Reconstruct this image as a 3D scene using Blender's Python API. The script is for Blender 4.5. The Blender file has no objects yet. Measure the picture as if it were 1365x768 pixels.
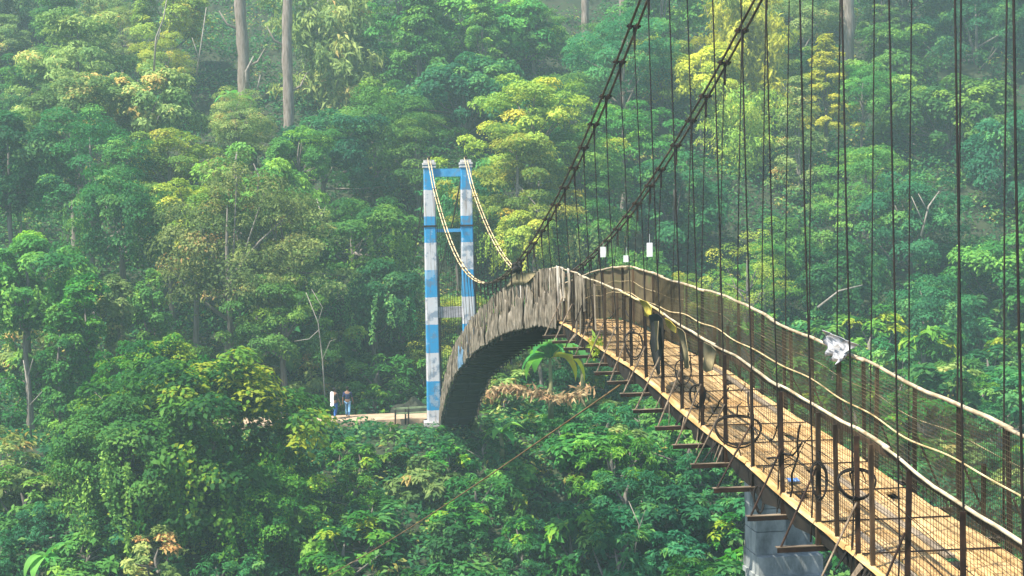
import bpy, bmesh, math, random
import numpy as np
from mathutils import Vector, Matrix

# ------------------------------------------------------------------ camera, light, exposure
scene = bpy.context.scene
COL = scene.collection
F_PX, CX, CY = 2000.0, 682.5, 384.0            # focal length and centre in pixels of a 1365 x 768 frame
YAW, PITCH, ROLL = 0.119805, -0.044081, math.radians(-1.0)
cam_rot = Matrix.Rotation(-YAW, 3, 'Z') @ Matrix.Rotation(math.pi/2 + PITCH, 3, 'X') @ Matrix.Rotation(ROLL, 3, 'Z')
cd = bpy.data.cameras.new('camera'); cd.sensor_width = 36; cd.lens = 36*F_PX/1365
cd.clip_start = 0.1; cd.clip_end = 3000
cam = bpy.data.objects.new('camera', cd); COL.objects.link(cam)
cam.matrix_world = cam_rot.to_4x4()
scene.camera = cam

SUN = Vector((-0.46, -0.24, 0.86)).normalized()     # direction towards the sun
elev = math.asin(SUN.z)
w = bpy.data.worlds.new('World'); scene.world = w; w.use_nodes = True
nt = w.node_tree
sky = nt.nodes.new('ShaderNodeTexSky'); sky.sky_type = 'NISHITA'; sky.sun_disc = False
sky.sun_elevation = elev; sky.sun_rotation = math.atan2(SUN.x, SUN.y)
sky.dust_density = 1.0
bg = nt.nodes['Background']; nt.links.new(sky.outputs[0], bg.inputs[0]); bg.inputs[1].default_value = 0.125
sl = bpy.data.lights.new('sun', 'SUN'); sl.energy = 5.0; sl.angle = math.radians(0.6); sl.color = (1.0, 0.94, 0.83)
so = bpy.data.objects.new('sun', sl); COL.objects.link(so)
so.rotation_euler = SUN.to_track_quat('Z', 'Y').to_euler()
scene.view_settings.view_transform = 'Standard'; scene.view_settings.look = 'None'
scene.view_settings.gamma = 1.0; scene.view_settings.use_curve_mapping = False
scene.view_settings.exposure = 1.18
scene.render.engine = 'CYCLES'
scene.cycles.max_bounces = 6; scene.cycles.diffuse_bounces = 3; scene.cycles.glossy_bounces = 2
scene.cycles.transmission_bounces = 4; scene.cycles.transparent_max_bounces = 8; scene.cycles.volume_bounces = 1
scene.cycles.use_denoising = True
HAZE = 0.00105

# ------------------------------------------------------------------ helpers
def at(px, py, d):
    """point on the ray of photograph pixel (px,py) that lies d metres away along the bridge"""
    v = cam_rot @ Vector(((px-CX)/F_PX, -(py-CY)/F_PX, -1.0))
    return v*(d/v.y)
def onx(px, py, X):
    v = cam_rot @ Vector(((px-CX)/F_PX, -(py-CY)/F_PX, -1.0))
    return v*(X/v.x)
CAM_INV = np.array(cam_rot.transposed())
def project(p):
    q = cam_rot.transposed() @ Vector(p)
    return CX + F_PX*q.x/-q.z, CY - F_PX*q.y/-q.z

rnd = random.Random(7)
rng = np.random.default_rng(11)

def props(o, label=None, cat=None, group=None, kind=None):
    if label: o['label'] = label
    if cat: o['category'] = cat
    if group: o['group'] = group
    if kind: o['kind'] = kind
    return o

def empty(name, loc, label=None, cat=None, group=None, kind=None, rz=0):
    o = bpy.data.objects.new(name, None); COL.objects.link(o)
    o.location = loc; o.rotation_euler = (0, 0, rz); o.empty_display_size = 0.3
    return props(o, label, cat, group, kind)

def link(name, me, parent=None, loc=None):
    o = bpy.data.objects.new(name, me); COL.objects.link(o)
    if parent is not None:
        o.parent = parent
        if loc is None: o.location = Vector((0, 0, 0))
    if loc is not None: o.location = loc
    return o

def wlink(name, me, parent):
    """mesh in world coordinates under a parent that has only a location"""
    o = bpy.data.objects.new(name, me); COL.objects.link(o)
    o.parent = parent; o.location = -Vector(parent.location)
    return o

class MB:
    def __init__(self): self.v = []; self.f = []
    def box(self, c, s, rot=None):
        n = len(self.v)
        for dx, dy, dz in ((-1,-1,-1),(1,-1,-1),(1,1,-1),(-1,1,-1),(-1,-1,1),(1,-1,1),(1,1,1),(-1,1,1)):
            p = Vector((dx*s[0]/2, dy*s[1]/2, dz*s[2]/2))
            if rot is not None: p = rot @ p
            self.v.append(p + Vector(c))
        for q in ((0,3,2,1),(4,5,6,7),(0,1,5,4),(1,2,6,5),(2,3,7,6),(3,0,4,7)):
            self.f.append(tuple(n+i for i in q))
        return self
    def bar(self, a, b, wx, wz, up=(0,0,1), taper=1.0):
        """rectangular bar from a to b"""
        a, b = Vector(a), Vector(b); t = (b-a).normalized()
        u = Vector(up)
        if abs(t.dot(u)) > 0.95: u = Vector((0, 1, 0))
        s = t.cross(u).normalized(); u = s.cross(t)
        n = len(self.v)
        for p, k in ((a, 1.0), (b, taper)):
            for i, j in ((-1,-1),(1,-1),(1,1),(-1,1)):
                self.v.append(p + s*(i*wx*k/2) + u*(j*wz*k/2))
        for q in ((0,1,2,3),(7,6,5,4),(0,4,5,1),(1,5,6,2),(2,6,7,3),(3,7,4,0)):
            self.f.append(tuple(n+i for i in q))
        return self
    def tube(self, pts, r, n=6, cap=True):
        pts = [Vector(p) for p in pts]; m = len(pts)
        rs = r if isinstance(r, (list, tuple)) else [r]*m
        base = len(self.v)
        t0 = (pts[1]-pts[0]).normalized()
        u = Vector((0, 0, 1)) if abs(t0.z) < 0.9 else Vector((1, 0, 0))
        s = t0.cross(u).normalized()
        for i, p in enumerate(pts):
            t = (pts[min(i+1, m-1)] - pts[max(i-1, 0)])
            if t.length < 1e-9: t = t0
            t.normalize()
            s = (s - t*s.dot(t)).normalized(); b = t.cross(s)
            for k in range(n):
                a = 2*math.pi*k/n
                self.v.append(p + s*(math.cos(a)*rs[i]) + b*(math.sin(a)*rs[i]))
        for i in range(m-1):
            for k in range(n):
                a = base+i*n+k; c = base+i*n+(k+1) % n
                self.f.append((a, c, c+n, a+n))
        if cap:
            self.f.append(tuple(base+k for k in range(n))[::-1])
            self.f.append(tuple(base+(m-1)*n+k for k in range(n)))
        return self
    def sheet(self, grid, th, nrm=(1, 0, 0)):
        """grid [i][j] of points -> sheet with thickness th along nrm"""
        R, C = len(grid), len(grid[0]); n = len(self.v); d = Vector(nrm)*th
        for off in (Vector((0, 0, 0)), d):
            for row in grid:
                for p in row: self.v.append(Vector(p)+off)
        k = R*C
        for i in range(R-1):
            for j in range(C-1):
                a, b, c, e = n+i*C+j, n+i*C+j+1, n+(i+1)*C+j+1, n+(i+1)*C+j
                self.f.append((a, b, c, e)); self.f.append((a+k, e+k, c+k, b+k))
        for i in range(R-1):
            for j in (0, C-1):
                a, e = n+i*C+j, n+(i+1)*C+j; self.f.append((a, e, e+k, a+k))
        for j in range(C-1):
            for i in (0, R-1):
                a, e = n+i*C+j, n+i*C+j+1; self.f.append((a, e, e+k, a+k))
        return self
    def mesh(self, name, m, smooth=False):
        me = bpy.data.meshes.new(name); me.from_pydata([tuple(p) for p in self.v], [], self.f); me.update()
        if m: me.materials.append(m)
        if smooth: me.polygons.foreach_set('use_smooth', [True]*len(me.polygons))
        return me

def np_mesh(name, V, Q, m, tint=None):
    me = bpy.data.meshes.new(name)
    V = np.ascontiguousarray(V, dtype=np.float32); Q = np.ascontiguousarray(Q, dtype=np.int32)
    k = Q.shape[1]
    me.vertices.add(len(V)); me.vertices.foreach_set('co', V.ravel())
    me.loops.add(Q.size); me.loops.foreach_set('vertex_index', Q.ravel())
    me.polygons.add(len(Q)); me.polygons.foreach_set('loop_start', np.arange(0, Q.size, k, dtype=np.int32))
    if tint is not None:
        a = me.attributes.new('tint', 'FLOAT', 'POINT'); a.data.foreach_set('value', np.asarray(tint, np.float32))
    if m: me.materials.append(m)
    me.update(calc_edges=True); me.validate()
    return me

# ------------------------------------------------------------------ materials
class Nodes:
    def __init__(self, name):
        self.m = bpy.data.materials.new(name); self.m.use_nodes = True
        self.t = self.m.node_tree; self.b = self.t.nodes['Principled BSDF']; self.out = self.t.nodes['Material Output']
    def n(self, typ, **kw):
        x = self.t.nodes.new(typ)
        for k, v in kw.items(): setattr(x, k, v)
        return x
    def l(self, a, b): self.t.links.new(a, b)
    def noise(self, scale, detail=4, rough=0.55, coord='Object', stretch=None):
        tc = self.n('ShaderNodeTexCoord'); nz = self.n('ShaderNodeTexNoise')
        nz.inputs['Scale'].default_value = scale; nz.inputs['Detail'].default_value = detail
        nz.inputs['Roughness'].default_value = rough
        if stretch:
            mp = self.n('ShaderNodeMapping'); mp.inputs['Scale'].default_value = stretch
            self.l(tc.outputs[coord], mp.inputs[0]); self.l(mp.outputs[0], nz.inputs[0])
        else: self.l(tc.outputs[coord], nz.inputs[0])
        return nz.outputs[0]
    def ramp(self, fac, stops, interp='LINEAR'):
        r = self.n('ShaderNodeValToRGB'); r.color_ramp.interpolation = interp
        e = r.color_ramp.elements
        while len(e) < len(stops): e.new(0.5)
        for x, (p, c) in zip(e, stops): x.position = p; x.color = (*c, 1) if len(c) == 3 else c
        if fac is not None: self.l(fac, r.inputs[0])
        return r.outputs[0]
    def mix(self, fac, a, b, mode='MIX'):
        x = self.n('ShaderNodeMix', data_type='RGBA', blend_type=mode)
        for s, v in ((x.inputs[0], fac), (x.inputs[6], a), (x.inputs[7], b)):
            if hasattr(v, 'is_linked'): self.l(v, s)
            else: s.default_value = v if not isinstance(v, tuple) else ((*v, 1) if len(v) == 3 else v)
        return x.outputs[2]
    def rand_value(self, col, lo=0.75, hi=1.25, sat=0.0):
        oi = self.n('ShaderNodeObjectInfo'); mr = self.n('ShaderNodeMapRange')
        mr.inputs[3].default_value = lo; mr.inputs[4].default_value = hi
        self.l(oi.outputs['Random'], mr.inputs[0])
        hs = self.n('ShaderNodeHueSaturation'); self.l(mr.outputs[0], hs.inputs['Value']); self.l(col, hs.inputs['Color'])
        return hs.outputs[0]
    def bump(self, h, strength=0.4, dist=0.02):
        bp = self.n('ShaderNodeBump'); bp.inputs['Strength'].default_value = strength; bp.inputs['Distance'].default_value = dist
        self.l(h, bp.inputs['Height']); self.l(bp.outputs[0], self.b.inputs['Normal'])
    def done(self, col=None, rough=0.8, metal=0.0, spec=0.3):
        if col is not None:
            if isinstance(col, tuple): self.b.inputs['Base Color'].default_value = (*col, 1)
            else: self.l(col, self.b.inputs['Base Color'])
        self.b.inputs['Roughness'].default_value = rough; self.b.inputs['Metallic'].default_value = metal
        self.b.inputs['Specular IOR Level'].default_value = spec
        return self.m

def mottled(name, a, b, scale=4, rough=0.85, c=None, bump=0.3, stretch=None, rand=None, coord='Object', spec=0.3):
    k = Nodes(name); nz = k.noise(scale, 6, 0.6, coord, stretch)
    st = [(0.35, a), (0.65, b)] if c is None else [(0.3, a), (0.52, b), (0.72, c)]
    col = k.ramp(nz, st)
    if rand: col = k.rand_value(col, *rand)
    k.bump(nz, bump, 0.03)
    return k.done(col, rough, spec=spec)

def leaf_mat(name, cols, trans=0.35, lo=0.72, hi=1.3, hue=0.016, gain=1.5):
    cols = [tuple(min(0.6, v*gain) for v in c) for c in cols]
    """cols: three colours across the per-clump tint"""
    k = Nodes(name)
    at_ = k.n('ShaderNodeAttribute', attribute_name='tint')
    col = k.ramp(at_.outputs['Fac'], [(0.0, cols[0]), (0.45, cols[1]), (0.85, cols[2]), (1.0, cols[-1])])
    oi = k.n('ShaderNodeObjectInfo')
    hs = k.n('ShaderNodeHueSaturation')
    m1 = k.n('ShaderNodeMapRange'); m1.inputs[3].default_value = lo; m1.inputs[4].default_value = hi
    m2 = k.n('ShaderNodeMapRange'); m2.inputs[3].default_value = 0.5-hue; m2.inputs[4].default_value = 0.5+hue
    mm = k.n('ShaderNodeMath', operation='MULTIPLY'); mm.inputs[1].default_value = 7.31
    fr = k.n('ShaderNodeMath', operation='FRACT')
    k.l(oi.outputs['Random'], m1.inputs[0]); k.l(oi.outputs['Random'], mm.inputs[0]); k.l(mm.outputs[0], fr.inputs[0])
    k.l(fr.outputs[0], m2.inputs[0]); k.l(m1.outputs[0], hs.inputs['Value']); k.l(m2.outputs[0], hs.inputs['Hue']); k.l(col, hs.inputs['Color'])
    k.done(hs.outputs[0], 0.6, spec=0.12)
    tr = k.n('ShaderNodeBsdfTranslucent'); br = k.n('ShaderNodeHueSaturation'); br.inputs['Value'].default_value = 1.25
    br.inputs['Saturation'].default_value = 1.1; br.inputs['Hue'].default_value = 0.49
    k.l(hs.outputs[0], br.inputs['Color']); k.l(br.outputs[0], tr.inputs[0])
    mx = k.n('ShaderNodeMixShader'); mx.inputs[0].default_value = trans
    k.l(k.b.outputs[0], mx.inputs[1]); k.l(tr.outputs[0], mx.inputs[2]); k.l(mx.outputs[0], k.out.inputs[0])
    return k.m

L = dict(
    dark=leaf_mat('leaf_dark_green', ((0.010,0.060,0.018),(0.022,0.105,0.028),(0.062,0.170,0.036),(0.11,0.22,0.04))),
    mid=leaf_mat('leaf_mid_green', ((0.024,0.098,0.020),(0.056,0.162,0.028),(0.125,0.240,0.038),(0.18,0.32,0.04))),
    teal=leaf_mat('leaf_blue_green', ((0.012,0.072,0.028),(0.024,0.118,0.042),(0.064,0.190,0.054),(0.12,0.25,0.05))),
    olive=leaf_mat('leaf_olive', ((0.054,0.108,0.028),(0.120,0.182,0.048),(0.220,0.262,0.075),(0.36,0.24,0.08))),
    pale=leaf_mat('leaf_pale_yellow_green', ((0.076,0.158,0.024),(0.185,0.262,0.036),(0.305,0.335,0.048),(0.38,0.33,0.05))),
    yellow=leaf_mat('leaf_yellow', ((0.150,0.210,0.020),(0.340,0.340,0.030),(0.460,0.410,0.040),(0.50,0.38,0.04))),
    lush=leaf_mat('leaf_lush_green', ((0.007,0.052,0.011),(0.026,0.122,0.016),(0.095,0.225,0.022),(0.22,0.27,0.02)), 0.38),
    banana=leaf_mat('leaf_banana', ((0.030,0.160,0.040),(0.055,0.220,0.045),(0.110,0.290,0.050),(0.2,0.3,0.04)), 0.4),
    yellowed=leaf_mat('leaf_yellowed', ((0.42,0.33,0.03),(0.46,0.36,0.03),(0.46,0.36,0.03),(0.46,0.34,0.03)), 0.3),
)
M_BARK = mottled('bark', (0.10,0.085,0.07), (0.22,0.19,0.16), 3, stretch=(3,3,0.6), rand=(0.7,1.3))
M_PALEBARK = mottled('pale_bark', (0.10,0.075,0.055), (0.22,0.175,0.14), 2.6, c=(0.30,0.25,0.21), stretch=(2.5,2.5,0.5), bump=0.9)
M_DEADWOOD = mottled('dead_wood', (0.16,0.14,0.11), (0.34,0.30,0.25), 4)
M_SOIL = mottled('soil', (0.012,0.028,0.010), (0.03,0.036,0.016), 0.35, c=(0.025,0.055,0.016), coord='Object')
M_EARTH = mottled('bare_earth', (0.035,0.03,0.018), (0.11,0.08,0.05), 1.6, c=(0.05,0.06,0.025), bump=0.8)
M_PATH = mottled('path_dirt', (0.30,0.21,0.13), (0.46,0.34,0.23), 1.5)
M_BEAM = mottled('sunlit_weathered_beam', (0.06,0.042,0.03), (0.20,0.15,0.10), 4, c=(0.34,0.26,0.18), rand=(0.6,1.2), stretch=(1,3,3))  # weathered tone, lightened for the sun on beam tops
M_RUST = mottled('rusted_iron', (0.008,0.006,0.005), (0.030,0.016,0.010), 6, c=(0.065,0.033,0.016), rand=(0.6,1.3), rough=0.75)
M_CABLE = mottled('cable_steel', (0.022,0.016,0.012), (0.075,0.05,0.03), 5, c=(0.16,0.11,0.06), rough=0.6)
M_HANGER = mottled('hanger_steel', (0.005,0.004,0.003), (0.022,0.014,0.009), 5, rough=0.6)
M_PALESTRAND = mottled('pale_strand', (0.22,0.15,0.06), (0.52,0.41,0.22), 4, c=(0.66,0.56,0.36), rough=0.7)
M_BAMBOO = mottled('pale_rail_pole', (0.20,0.14,0.07), (0.47,0.38,0.25), 2.8, c=(0.62,0.54,0.40), stretch=(3,1.2,3), rand=(0.75,1.15), rough=0.7)
M_BAMBOO_Y = mottled('yellowed_rail_pole', (0.40,0.30,0.13), (0.66,0.55,0.28), 2.2, rough=0.6)
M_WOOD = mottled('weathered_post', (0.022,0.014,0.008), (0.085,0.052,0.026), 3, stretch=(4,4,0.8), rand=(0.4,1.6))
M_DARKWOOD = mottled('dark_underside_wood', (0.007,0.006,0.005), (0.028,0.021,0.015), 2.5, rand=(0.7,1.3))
M_SLAT = mottled('weathered_slat', (0.022,0.017,0.011), (0.235,0.19,0.13), 2.6, c=(0.40,0.335,0.245), stretch=(1.6,1.6,1.3), rand=(0.6,1.2))
M_MATTING = mottled('torn_matting', (0.012,0.010,0.007), (0.18,0.145,0.10), 3.0, c=(0.33,0.28,0.215), rand=(0.8,1.15), bump=0.8)
M_SLATPALE = mottled('pale_slat', (0.38,0.32,0.25), (0.60,0.54,0.46), 3)
M_SLATBLUE = mottled('blue_painted_slat', (0.07,0.065,0.055), (0.10,0.21,0.32), 3.5, c=(0.22,0.32,0.40))
M_SACK = mottled('brown_sacking', (0.055,0.044,0.022), (0.13,0.10,0.05), 3.0, c=(0.10,0.11,0.04), rand=(0.8,1.2))
M_MESH = mottled('wire_netting', (0.015,0.012,0.009), (0.05,0.038,0.022), 2)
M_MESHB = mottled('brown_wire_netting', (0.04,0.035,0.02), (0.12,0.095,0.05), 1.5)
M_CONC = mottled('pier_concrete', (0.07,0.08,0.078), (0.25,0.27,0.26), 2.6, c=(0.42,0.43,0.41), rough=0.9, bump=0.7, stretch=(1.4,1.4,0.7))
M_GREENPAINT = mottled('green_painted_rail', (0.12,0.18,0.09), (0.28,0.34,0.18), 3)
M_ROCK = mottled('dark_rock', (0.010,0.012,0.008), (0.028,0.032,0.018), 2.2, bump=1.0)
M_WHITE = mottled('white_cloth', (0.62,0.62,0.62), (0.80,0.80,0.80), 5)
M_BLACKC = mottled('black_cloth', (0.006,0.006,0.006), (0.03,0.027,0.022), 5)
M_YELLOWC = mottled('yellow_cloth', (0.35,0.26,0.03), (0.60,0.48,0.07), 5)
M_SACKC = mottled('sack_cloth', (0.14,0.11,0.06), (0.30,0.24,0.12), 4)
M_BLUEP = mottled('blue_plastic', (0.10,0.20,0.45), (0.16,0.30,0.60), 5)
M_WIRE = mottled('coil_wire', (0.008,0.007,0.006), (0.02,0.015,0.012), 4)
M_SIGN = mottled('white_tag', (0.72,0.72,0.70), (0.82,0.82,0.80), 5)
M_GUY = mottled('guy_rope', (0.10,0.055,0.02), (0.20,0.12,0.05), 3)
M_DRY = mottled('dry_thatch', (0.30,0.19,0.09), (0.52,0.36,0.19), 3)

def plank_mat():
    k = Nodes('deck_board')
    g = k.noise(5.0, 6, 0.65, 'Object', (14, 0.8, 4))
    b = k.noise(0.9, 5, 0.6, 'Object')
    col = k.ramp(g, [(0.25, (0.24,0.125,0.04)), (0.5, (0.56,0.37,0.165)), (0.75, (0.68,0.50,0.28))])
    stain = k.ramp(b, [(0.48, (0,0,0)), (0.68, (1,1,1))])
    col = k.mix(stain, col, k.mix(0.65, col, (0.40,0.20,0.05)))
    d = k.noise(7.0, 5, 0.7, 'Object')
    dirt = k.ramp(d, [(0.53, (0,0,0)), (0.64, (1,1,1))])
    col = k.mix(dirt, col, k.mix(0.75, col, (0.13,0.08,0.035)))
    col = k.rand_value(col, 0.66, 1.14)
    k.bump(g, 0.5, 0.01)
    return k.done(col, 0.75)
M_PLANK = plank_mat()
M_OLDPLANK = mottled('grey_old_board', (0.14,0.105,0.07), (0.34,0.27,0.19), 3.5, stretch=(8,0.7,4), rand=(0.8,1.15))
M_EDGE = mottled('orange_edge_board', (0.30,0.16,0.05), (0.50,0.31,0.12), 2.5, c=(0.62,0.46,0.26), stretch=(6,0.6,4), rand=(0.85,1.15))

# ------------------------------------------------------------------ bridge profile (metres; x across, y along, z up; camera at 0,0,0)
PD = [-12, 0, 6, 9, 11.6, 13.4, 15.0, 16.4, 18.0, 20.7, 22.2, 24.5, 26.5, 28.2, 31, 34, 36.6, 40.2, 45.8, 49, 53.8, 59.4, 64, 68.4, 72.3, 75.0, 78.2, 79.5]
PZ = [-6.0, -5.25, -4.65, -4.33, -4.05, -3.88, -3.66, -3.60, -3.48, -3.24, -3.17, -3.00, -2.80, -2.74, -2.66, -2.53, -2.47, -2.68, -3.22, -3.58, -4.25, -5.12, -6.02, -6.92, -8.15, -9.15, -10.62, -11.15]
def smooth_profile():
    d = np.linspace(-12, 79.5, 400); z = np.interp(d, PD, PZ)
    for _ in range(14): z[1:-1] = 0.25*z[:-2]+0.5*z[1:-1]+0.25*z[2:]
    return d, z
_pd, _pz = smooth_profile()
def deck(d): return float(np.interp(d, _pd, _pz))
CD = np.array([25.34,27.85,30.51,33.2,37.4,41.3,43.4,47.7,50.7,54.6,59.0,64.2,69.3,75.7,82.2, 24.9,28.5,33.7,40.9,62,67.6,74.2, 8, 16])
CZ = np.array([3.74,2.72,1.91,1.16,-0.05,-0.95,-1.34,-1.72,-2.08,-2.23,-2.08,-1.54,-0.37,1.34,3.3, 3.7,2.66,1.16,-0.65,-1.69,-0.98,0.43, 12.2, 7.9])
_cp = np.polyfit((CD-50)/30, CZ, 5)
def cable(d): return float(np.polyval(_cp, (d-50)/30))
XL, XR = 5.58, 7.22                      # rail planes
CL, CR = 5.40, 7.40                      # cable planes
GRID = [12.7+1.35*k for k in range(-5, 49)]
RAIL = 1.33

# ------------------------------------------------------------------ ground
GY = [-60, 1.5, 4, 9, 25, 42, 50, 58, 66, 73, 77.5, 89, 96, 120, 150, 172, 180, 400]
GZ = [-1.7, -1.7, -5.2, -9.5, -18, -25, -24, -18.5, -14.6, -12.3, -11.1, -10.9, -8.6, 5.5, 24.5, 39, 42, 46]
def ground(x, y):
    x = np.asarray(x, float); y = np.asarray(y, float)
    z = np.interp(y, GY, GZ)
    s = np.clip((x-2)/2.2, 0, 1); s = s*s*(3-2*s)
    z = np.where(y < 4, np.minimum(z, z*(1-s) + s*-6.4), z)
    wgt = np.clip((y-90)/25, 0, 1)
    z = z + wgt*(1.3*np.sin(x*0.11+0.7)+1.0*np.sin(x*0.047+y*0.05)+0.7*np.sin(y*0.21+x*0.08))
    wl = np.clip((y-50)/10, 0, 1)*np.clip((76-y)/6, 0, 1)
    z = z + wl*(0.5*np.sin(x*0.6)+0.35*np.sin(x*0.23+y*0.5))
    return z
def gz(x, y): return float(ground(x, y))

def terrain():
    xs = np.concatenate([np.linspace(-160, -46, 20), np.linspace(-42, 86, 86), np.linspace(90, 200, 20)])
    ys = np.concatenate([np.linspace(-40, -4, 8), np.linspace(-2, 10, 14), np.linspace(12, 56, 22), np.linspace(57.5, 190, 90), np.linspace(194, 240, 10)])
    X, Y = np.meshgrid(xs, ys); Z = ground(X, Y)
    Z = Z + 0.12*np.sin(X*2.1+Y*1.3)*np.clip((np.abs(Y-83)-6)/4, 0, 1)
    nx, ny = len(xs), len(ys)
    V = np.stack([X, Y, Z], -1).reshape(-1, 3)
    i, j = np.meshgrid(np.arange(nx-1), np.arange(ny-1)); a = (j*nx+i).ravel()
    Q = np.stack([a, a+1, a+1+nx, a+nx], -1)
    me = np_mesh('ground', V, Q, M_SOIL); me.polygons.foreach_set('use_smooth', [True]*len(me.polygons))
    props(link('ground', me), kind='structure')
terrain()

def river():
    b = MB(); b.box((20, 46, -24.2), (360, 12, 0.4))
    m = mottled('river_water', (0.02,0.05,0.045), (0.03,0.07,0.06), 0.6, rough=0.15, bump=0.2)
    props(link('river', b.mesh('river', m)), kind='structure')
river()

def path():
    b = MB(); rows = []
    for i in range(26):
        x = -9 + i*0.62
        yc = 83.2 + 0.25*math.sin(x*0.5) + 0.10*max(0, 1-x)
        row = [(x, yc-1.25+0.1*math.sin(x*3), -10.72+0.03*math.sin(x*2)), (x, yc-0.3, -10.66), (x, yc+0.6, -10.66), (x, yc+1.3, -10.70)]
        rows.append(row)
    b.sheet(rows, 0.34, (0, 0, -1))
    props(link('path', b.mesh('path', M_PATH)), kind='structure')
    b = MB(); rows = []
    for i in range(26):                       # bare earth shoulder below the path
        x = -9.2 + i*0.64
        rows.append([(x, 82.05+0.2*math.sin(x), -10.98+0.1*math.sin(3*x)), (x, 81.4+0.3*math.sin(x*1.7), -11.5), (x, 80.6+0.3*math.sin(x*2.3), -12.3)])
    b.sheet(rows, 0.8, (0, 0.6, -0.6))
    props(link('path_bank', b.mesh('path_bank', M_EARTH)), kind='structure')
path()

# ------------------------------------------------------------------ tower
def tower_mat():
    k = Nodes('tower_paint'); tc = k.n('ShaderNodeTexCoord'); sp = k.n('ShaderNodeSeparateXYZ'); k.l(tc.outputs['Object'], sp.inputs[0])
    mr = k.n('ShaderNodeMapRange'); mr.inputs[1].default_value = 0; mr.inputs[2].default_value = 14.6
    wob = k.noise(6, 3); wm = k.n('ShaderNodeMath', operation='MULTIPLY_ADD'); wm.inputs[1].default_value = 0.10
    k.l(wob, wm.inputs[0]); k.l(sp.outputs[2], wm.inputs[2]); k.l(wm.outputs[0], mr.inputs[0])
    B = (0.018, 0.235, 0.46); W = (0.50, 0.49, 0.50)
    zs = [11.0-10.95]                      # boundaries measured up from the base
    ypix = [541, 504, 468, 432, 396, 360, 324, 288, 252]
    base = -11.1
    st = [(0.0, W)]
    for i, y in enumerate(ypix):
        z = onx(576, y, 5.4).z - base
        st.append((z/14.6, B if i % 2 == 0 else W))
    col = k.ramp(mr.outputs[0], st, 'CONSTANT')
    fl = k.ramp(k.noise(1.9, 6, 0.62), [(0.53, (0,0,0)), (0.60, (1,1,1))])
    col = k.mix(fl, col, k.mix(0.72, col, (0.10,0.17,0.25)))
    pch = k.ramp(k.noise(0.9, 7, 0.7), [(0.56, (0,0,0)), (0.60, (1,1,1))])
    col = k.mix(pch, col, k.mix(0.35, col, (0.50,0.55,0.58)))
    st2 = k.ramp(k.noise(2.2, 5, 0.6, 'Object', (3, 3, 0.25)), [(0.52, (0,0,0)), (0.70, (1,1,1))])
    col = k.mix(st2, col, k.mix(0.70, col, (0.16,0.10,0.06)))
    k.bump(k.noise(8, 4), 0.25, 0.03)
    return k.done(col, 0.8)
M_TOWER = tower_mat()
M_BLUEBEAM = mottled('blue_beam_paint', (0.03,0.20,0.40), (0.05,0.28,0.52), 3, c=(0.12,0.22,0.32))
M_GREYBEAM = mottled('grey_beam', (0.16,0.15,0.16), (0.34,0.32,0.33), 3)
M_CAP = mottled('tower_cap', (0.34,0.32,0.31), (0.56,0.53,0.51), 4)
TY = 81.6
def tower():
    t = empty('bridge_tower', (6.4, TY, -11.1), 'tall gate-shaped bridge tower painted in blue and white bands at the far bank', 'tower')
    for X, tx in ((CL, 0.03), (CR, 0.02)):
        b = MB(); hh = 14.25; prev = None; n0 = 0
        for i in range(13):
            z = hh*i/12; wd = 0.74-0.14*i/12; c = 0.05
            x0 = X-6.4 - tx*0 
            ring = []
            for sx, sy in ((-1,-1),(1,-1),(1,1),(-1,1)):
                for q in ((sx*(wd/2-c), sy*wd/2), (sx*wd/2, sy*(wd/2-c))) if sx*sy < 0 else ((sx*wd/2, sy*(wd/2-c)), (sx*(wd/2-c), sy*wd/2)):
                    ring.append(Vector((x0+q[0], q[1], z)))
            b.v += ring
            if i:
                for k in range(8):
                    a = (i-1)*8+k; e = (i-1)*8+(k+1) % 8
                    b.f.append((a, e, e+8, a+8))
        b.f.append(tuple(range(12*8, 12*8+8)))
        p = link('post', b.mesh('post', M_TOWER), t)
        c = MB(); c.box((x0, 0, hh+0.07), (0.70, 0.72, 0.12)); c.box((x0, 0, hh+0.20), (0.56, 0.60, 0.14)); c.box((x0, 0, hh-0.10), (0.68, 0.68, 0.10))
        o = link('cap', c.mesh('cap', M_CAP), p)
        c = MB(); zz = onx(576, 301.5, 5.4).z + 11.1
        for sy in (-1, 1): c.box((x0, sy*0.335, zz), (0.72, 0.03, 0.09))
        for sx in (-1, 1): c.box((x0+sx*0.335, 0, zz), (0.03, 0.70, 0.09))
        link('joint_collar', c.mesh('joint_collar', M_RUST), p)
        c = MB(); c.bar((x0+0.43, 0.30, 0.2), (x0+0.37, 0.22, 9.3), 0.16, 0.14)
        link('rusty_stay', c.mesh('rusty_stay', M_WOOD), p)
        c = MB(); c.tube([(x0, -0.34, hh+0.36), (x0, -0.1, hh+0.41), (x0, 0.34, hh+0.36)], 0.07, 8)
        link('cable_saddle', c.mesh('cable_saddle', M_RUST), p)
        c = MB(); c.box((x0, 0, 0.14), (1.1, 1.1, 0.3)); link('footing', c.mesh('footing', M_CAP), p)
    zt = lambda y: onx(576, y, 5.4).z + 11.1
    for y0, y1, m, dy in ((223, 234, M_BLUEBEAM, 0), (305.5, 310, M_BLUEBEAM, 0.2), (410, 424, M_GREYBEAM, 0.05)):
        b = MB(); b.box((0, dy, (zt(y0)+zt(y1))/2), (1.44, 0.40, zt(y0)-zt(y1))); link('crossbar', b.mesh('crossbar', m), t)
tower()

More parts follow.
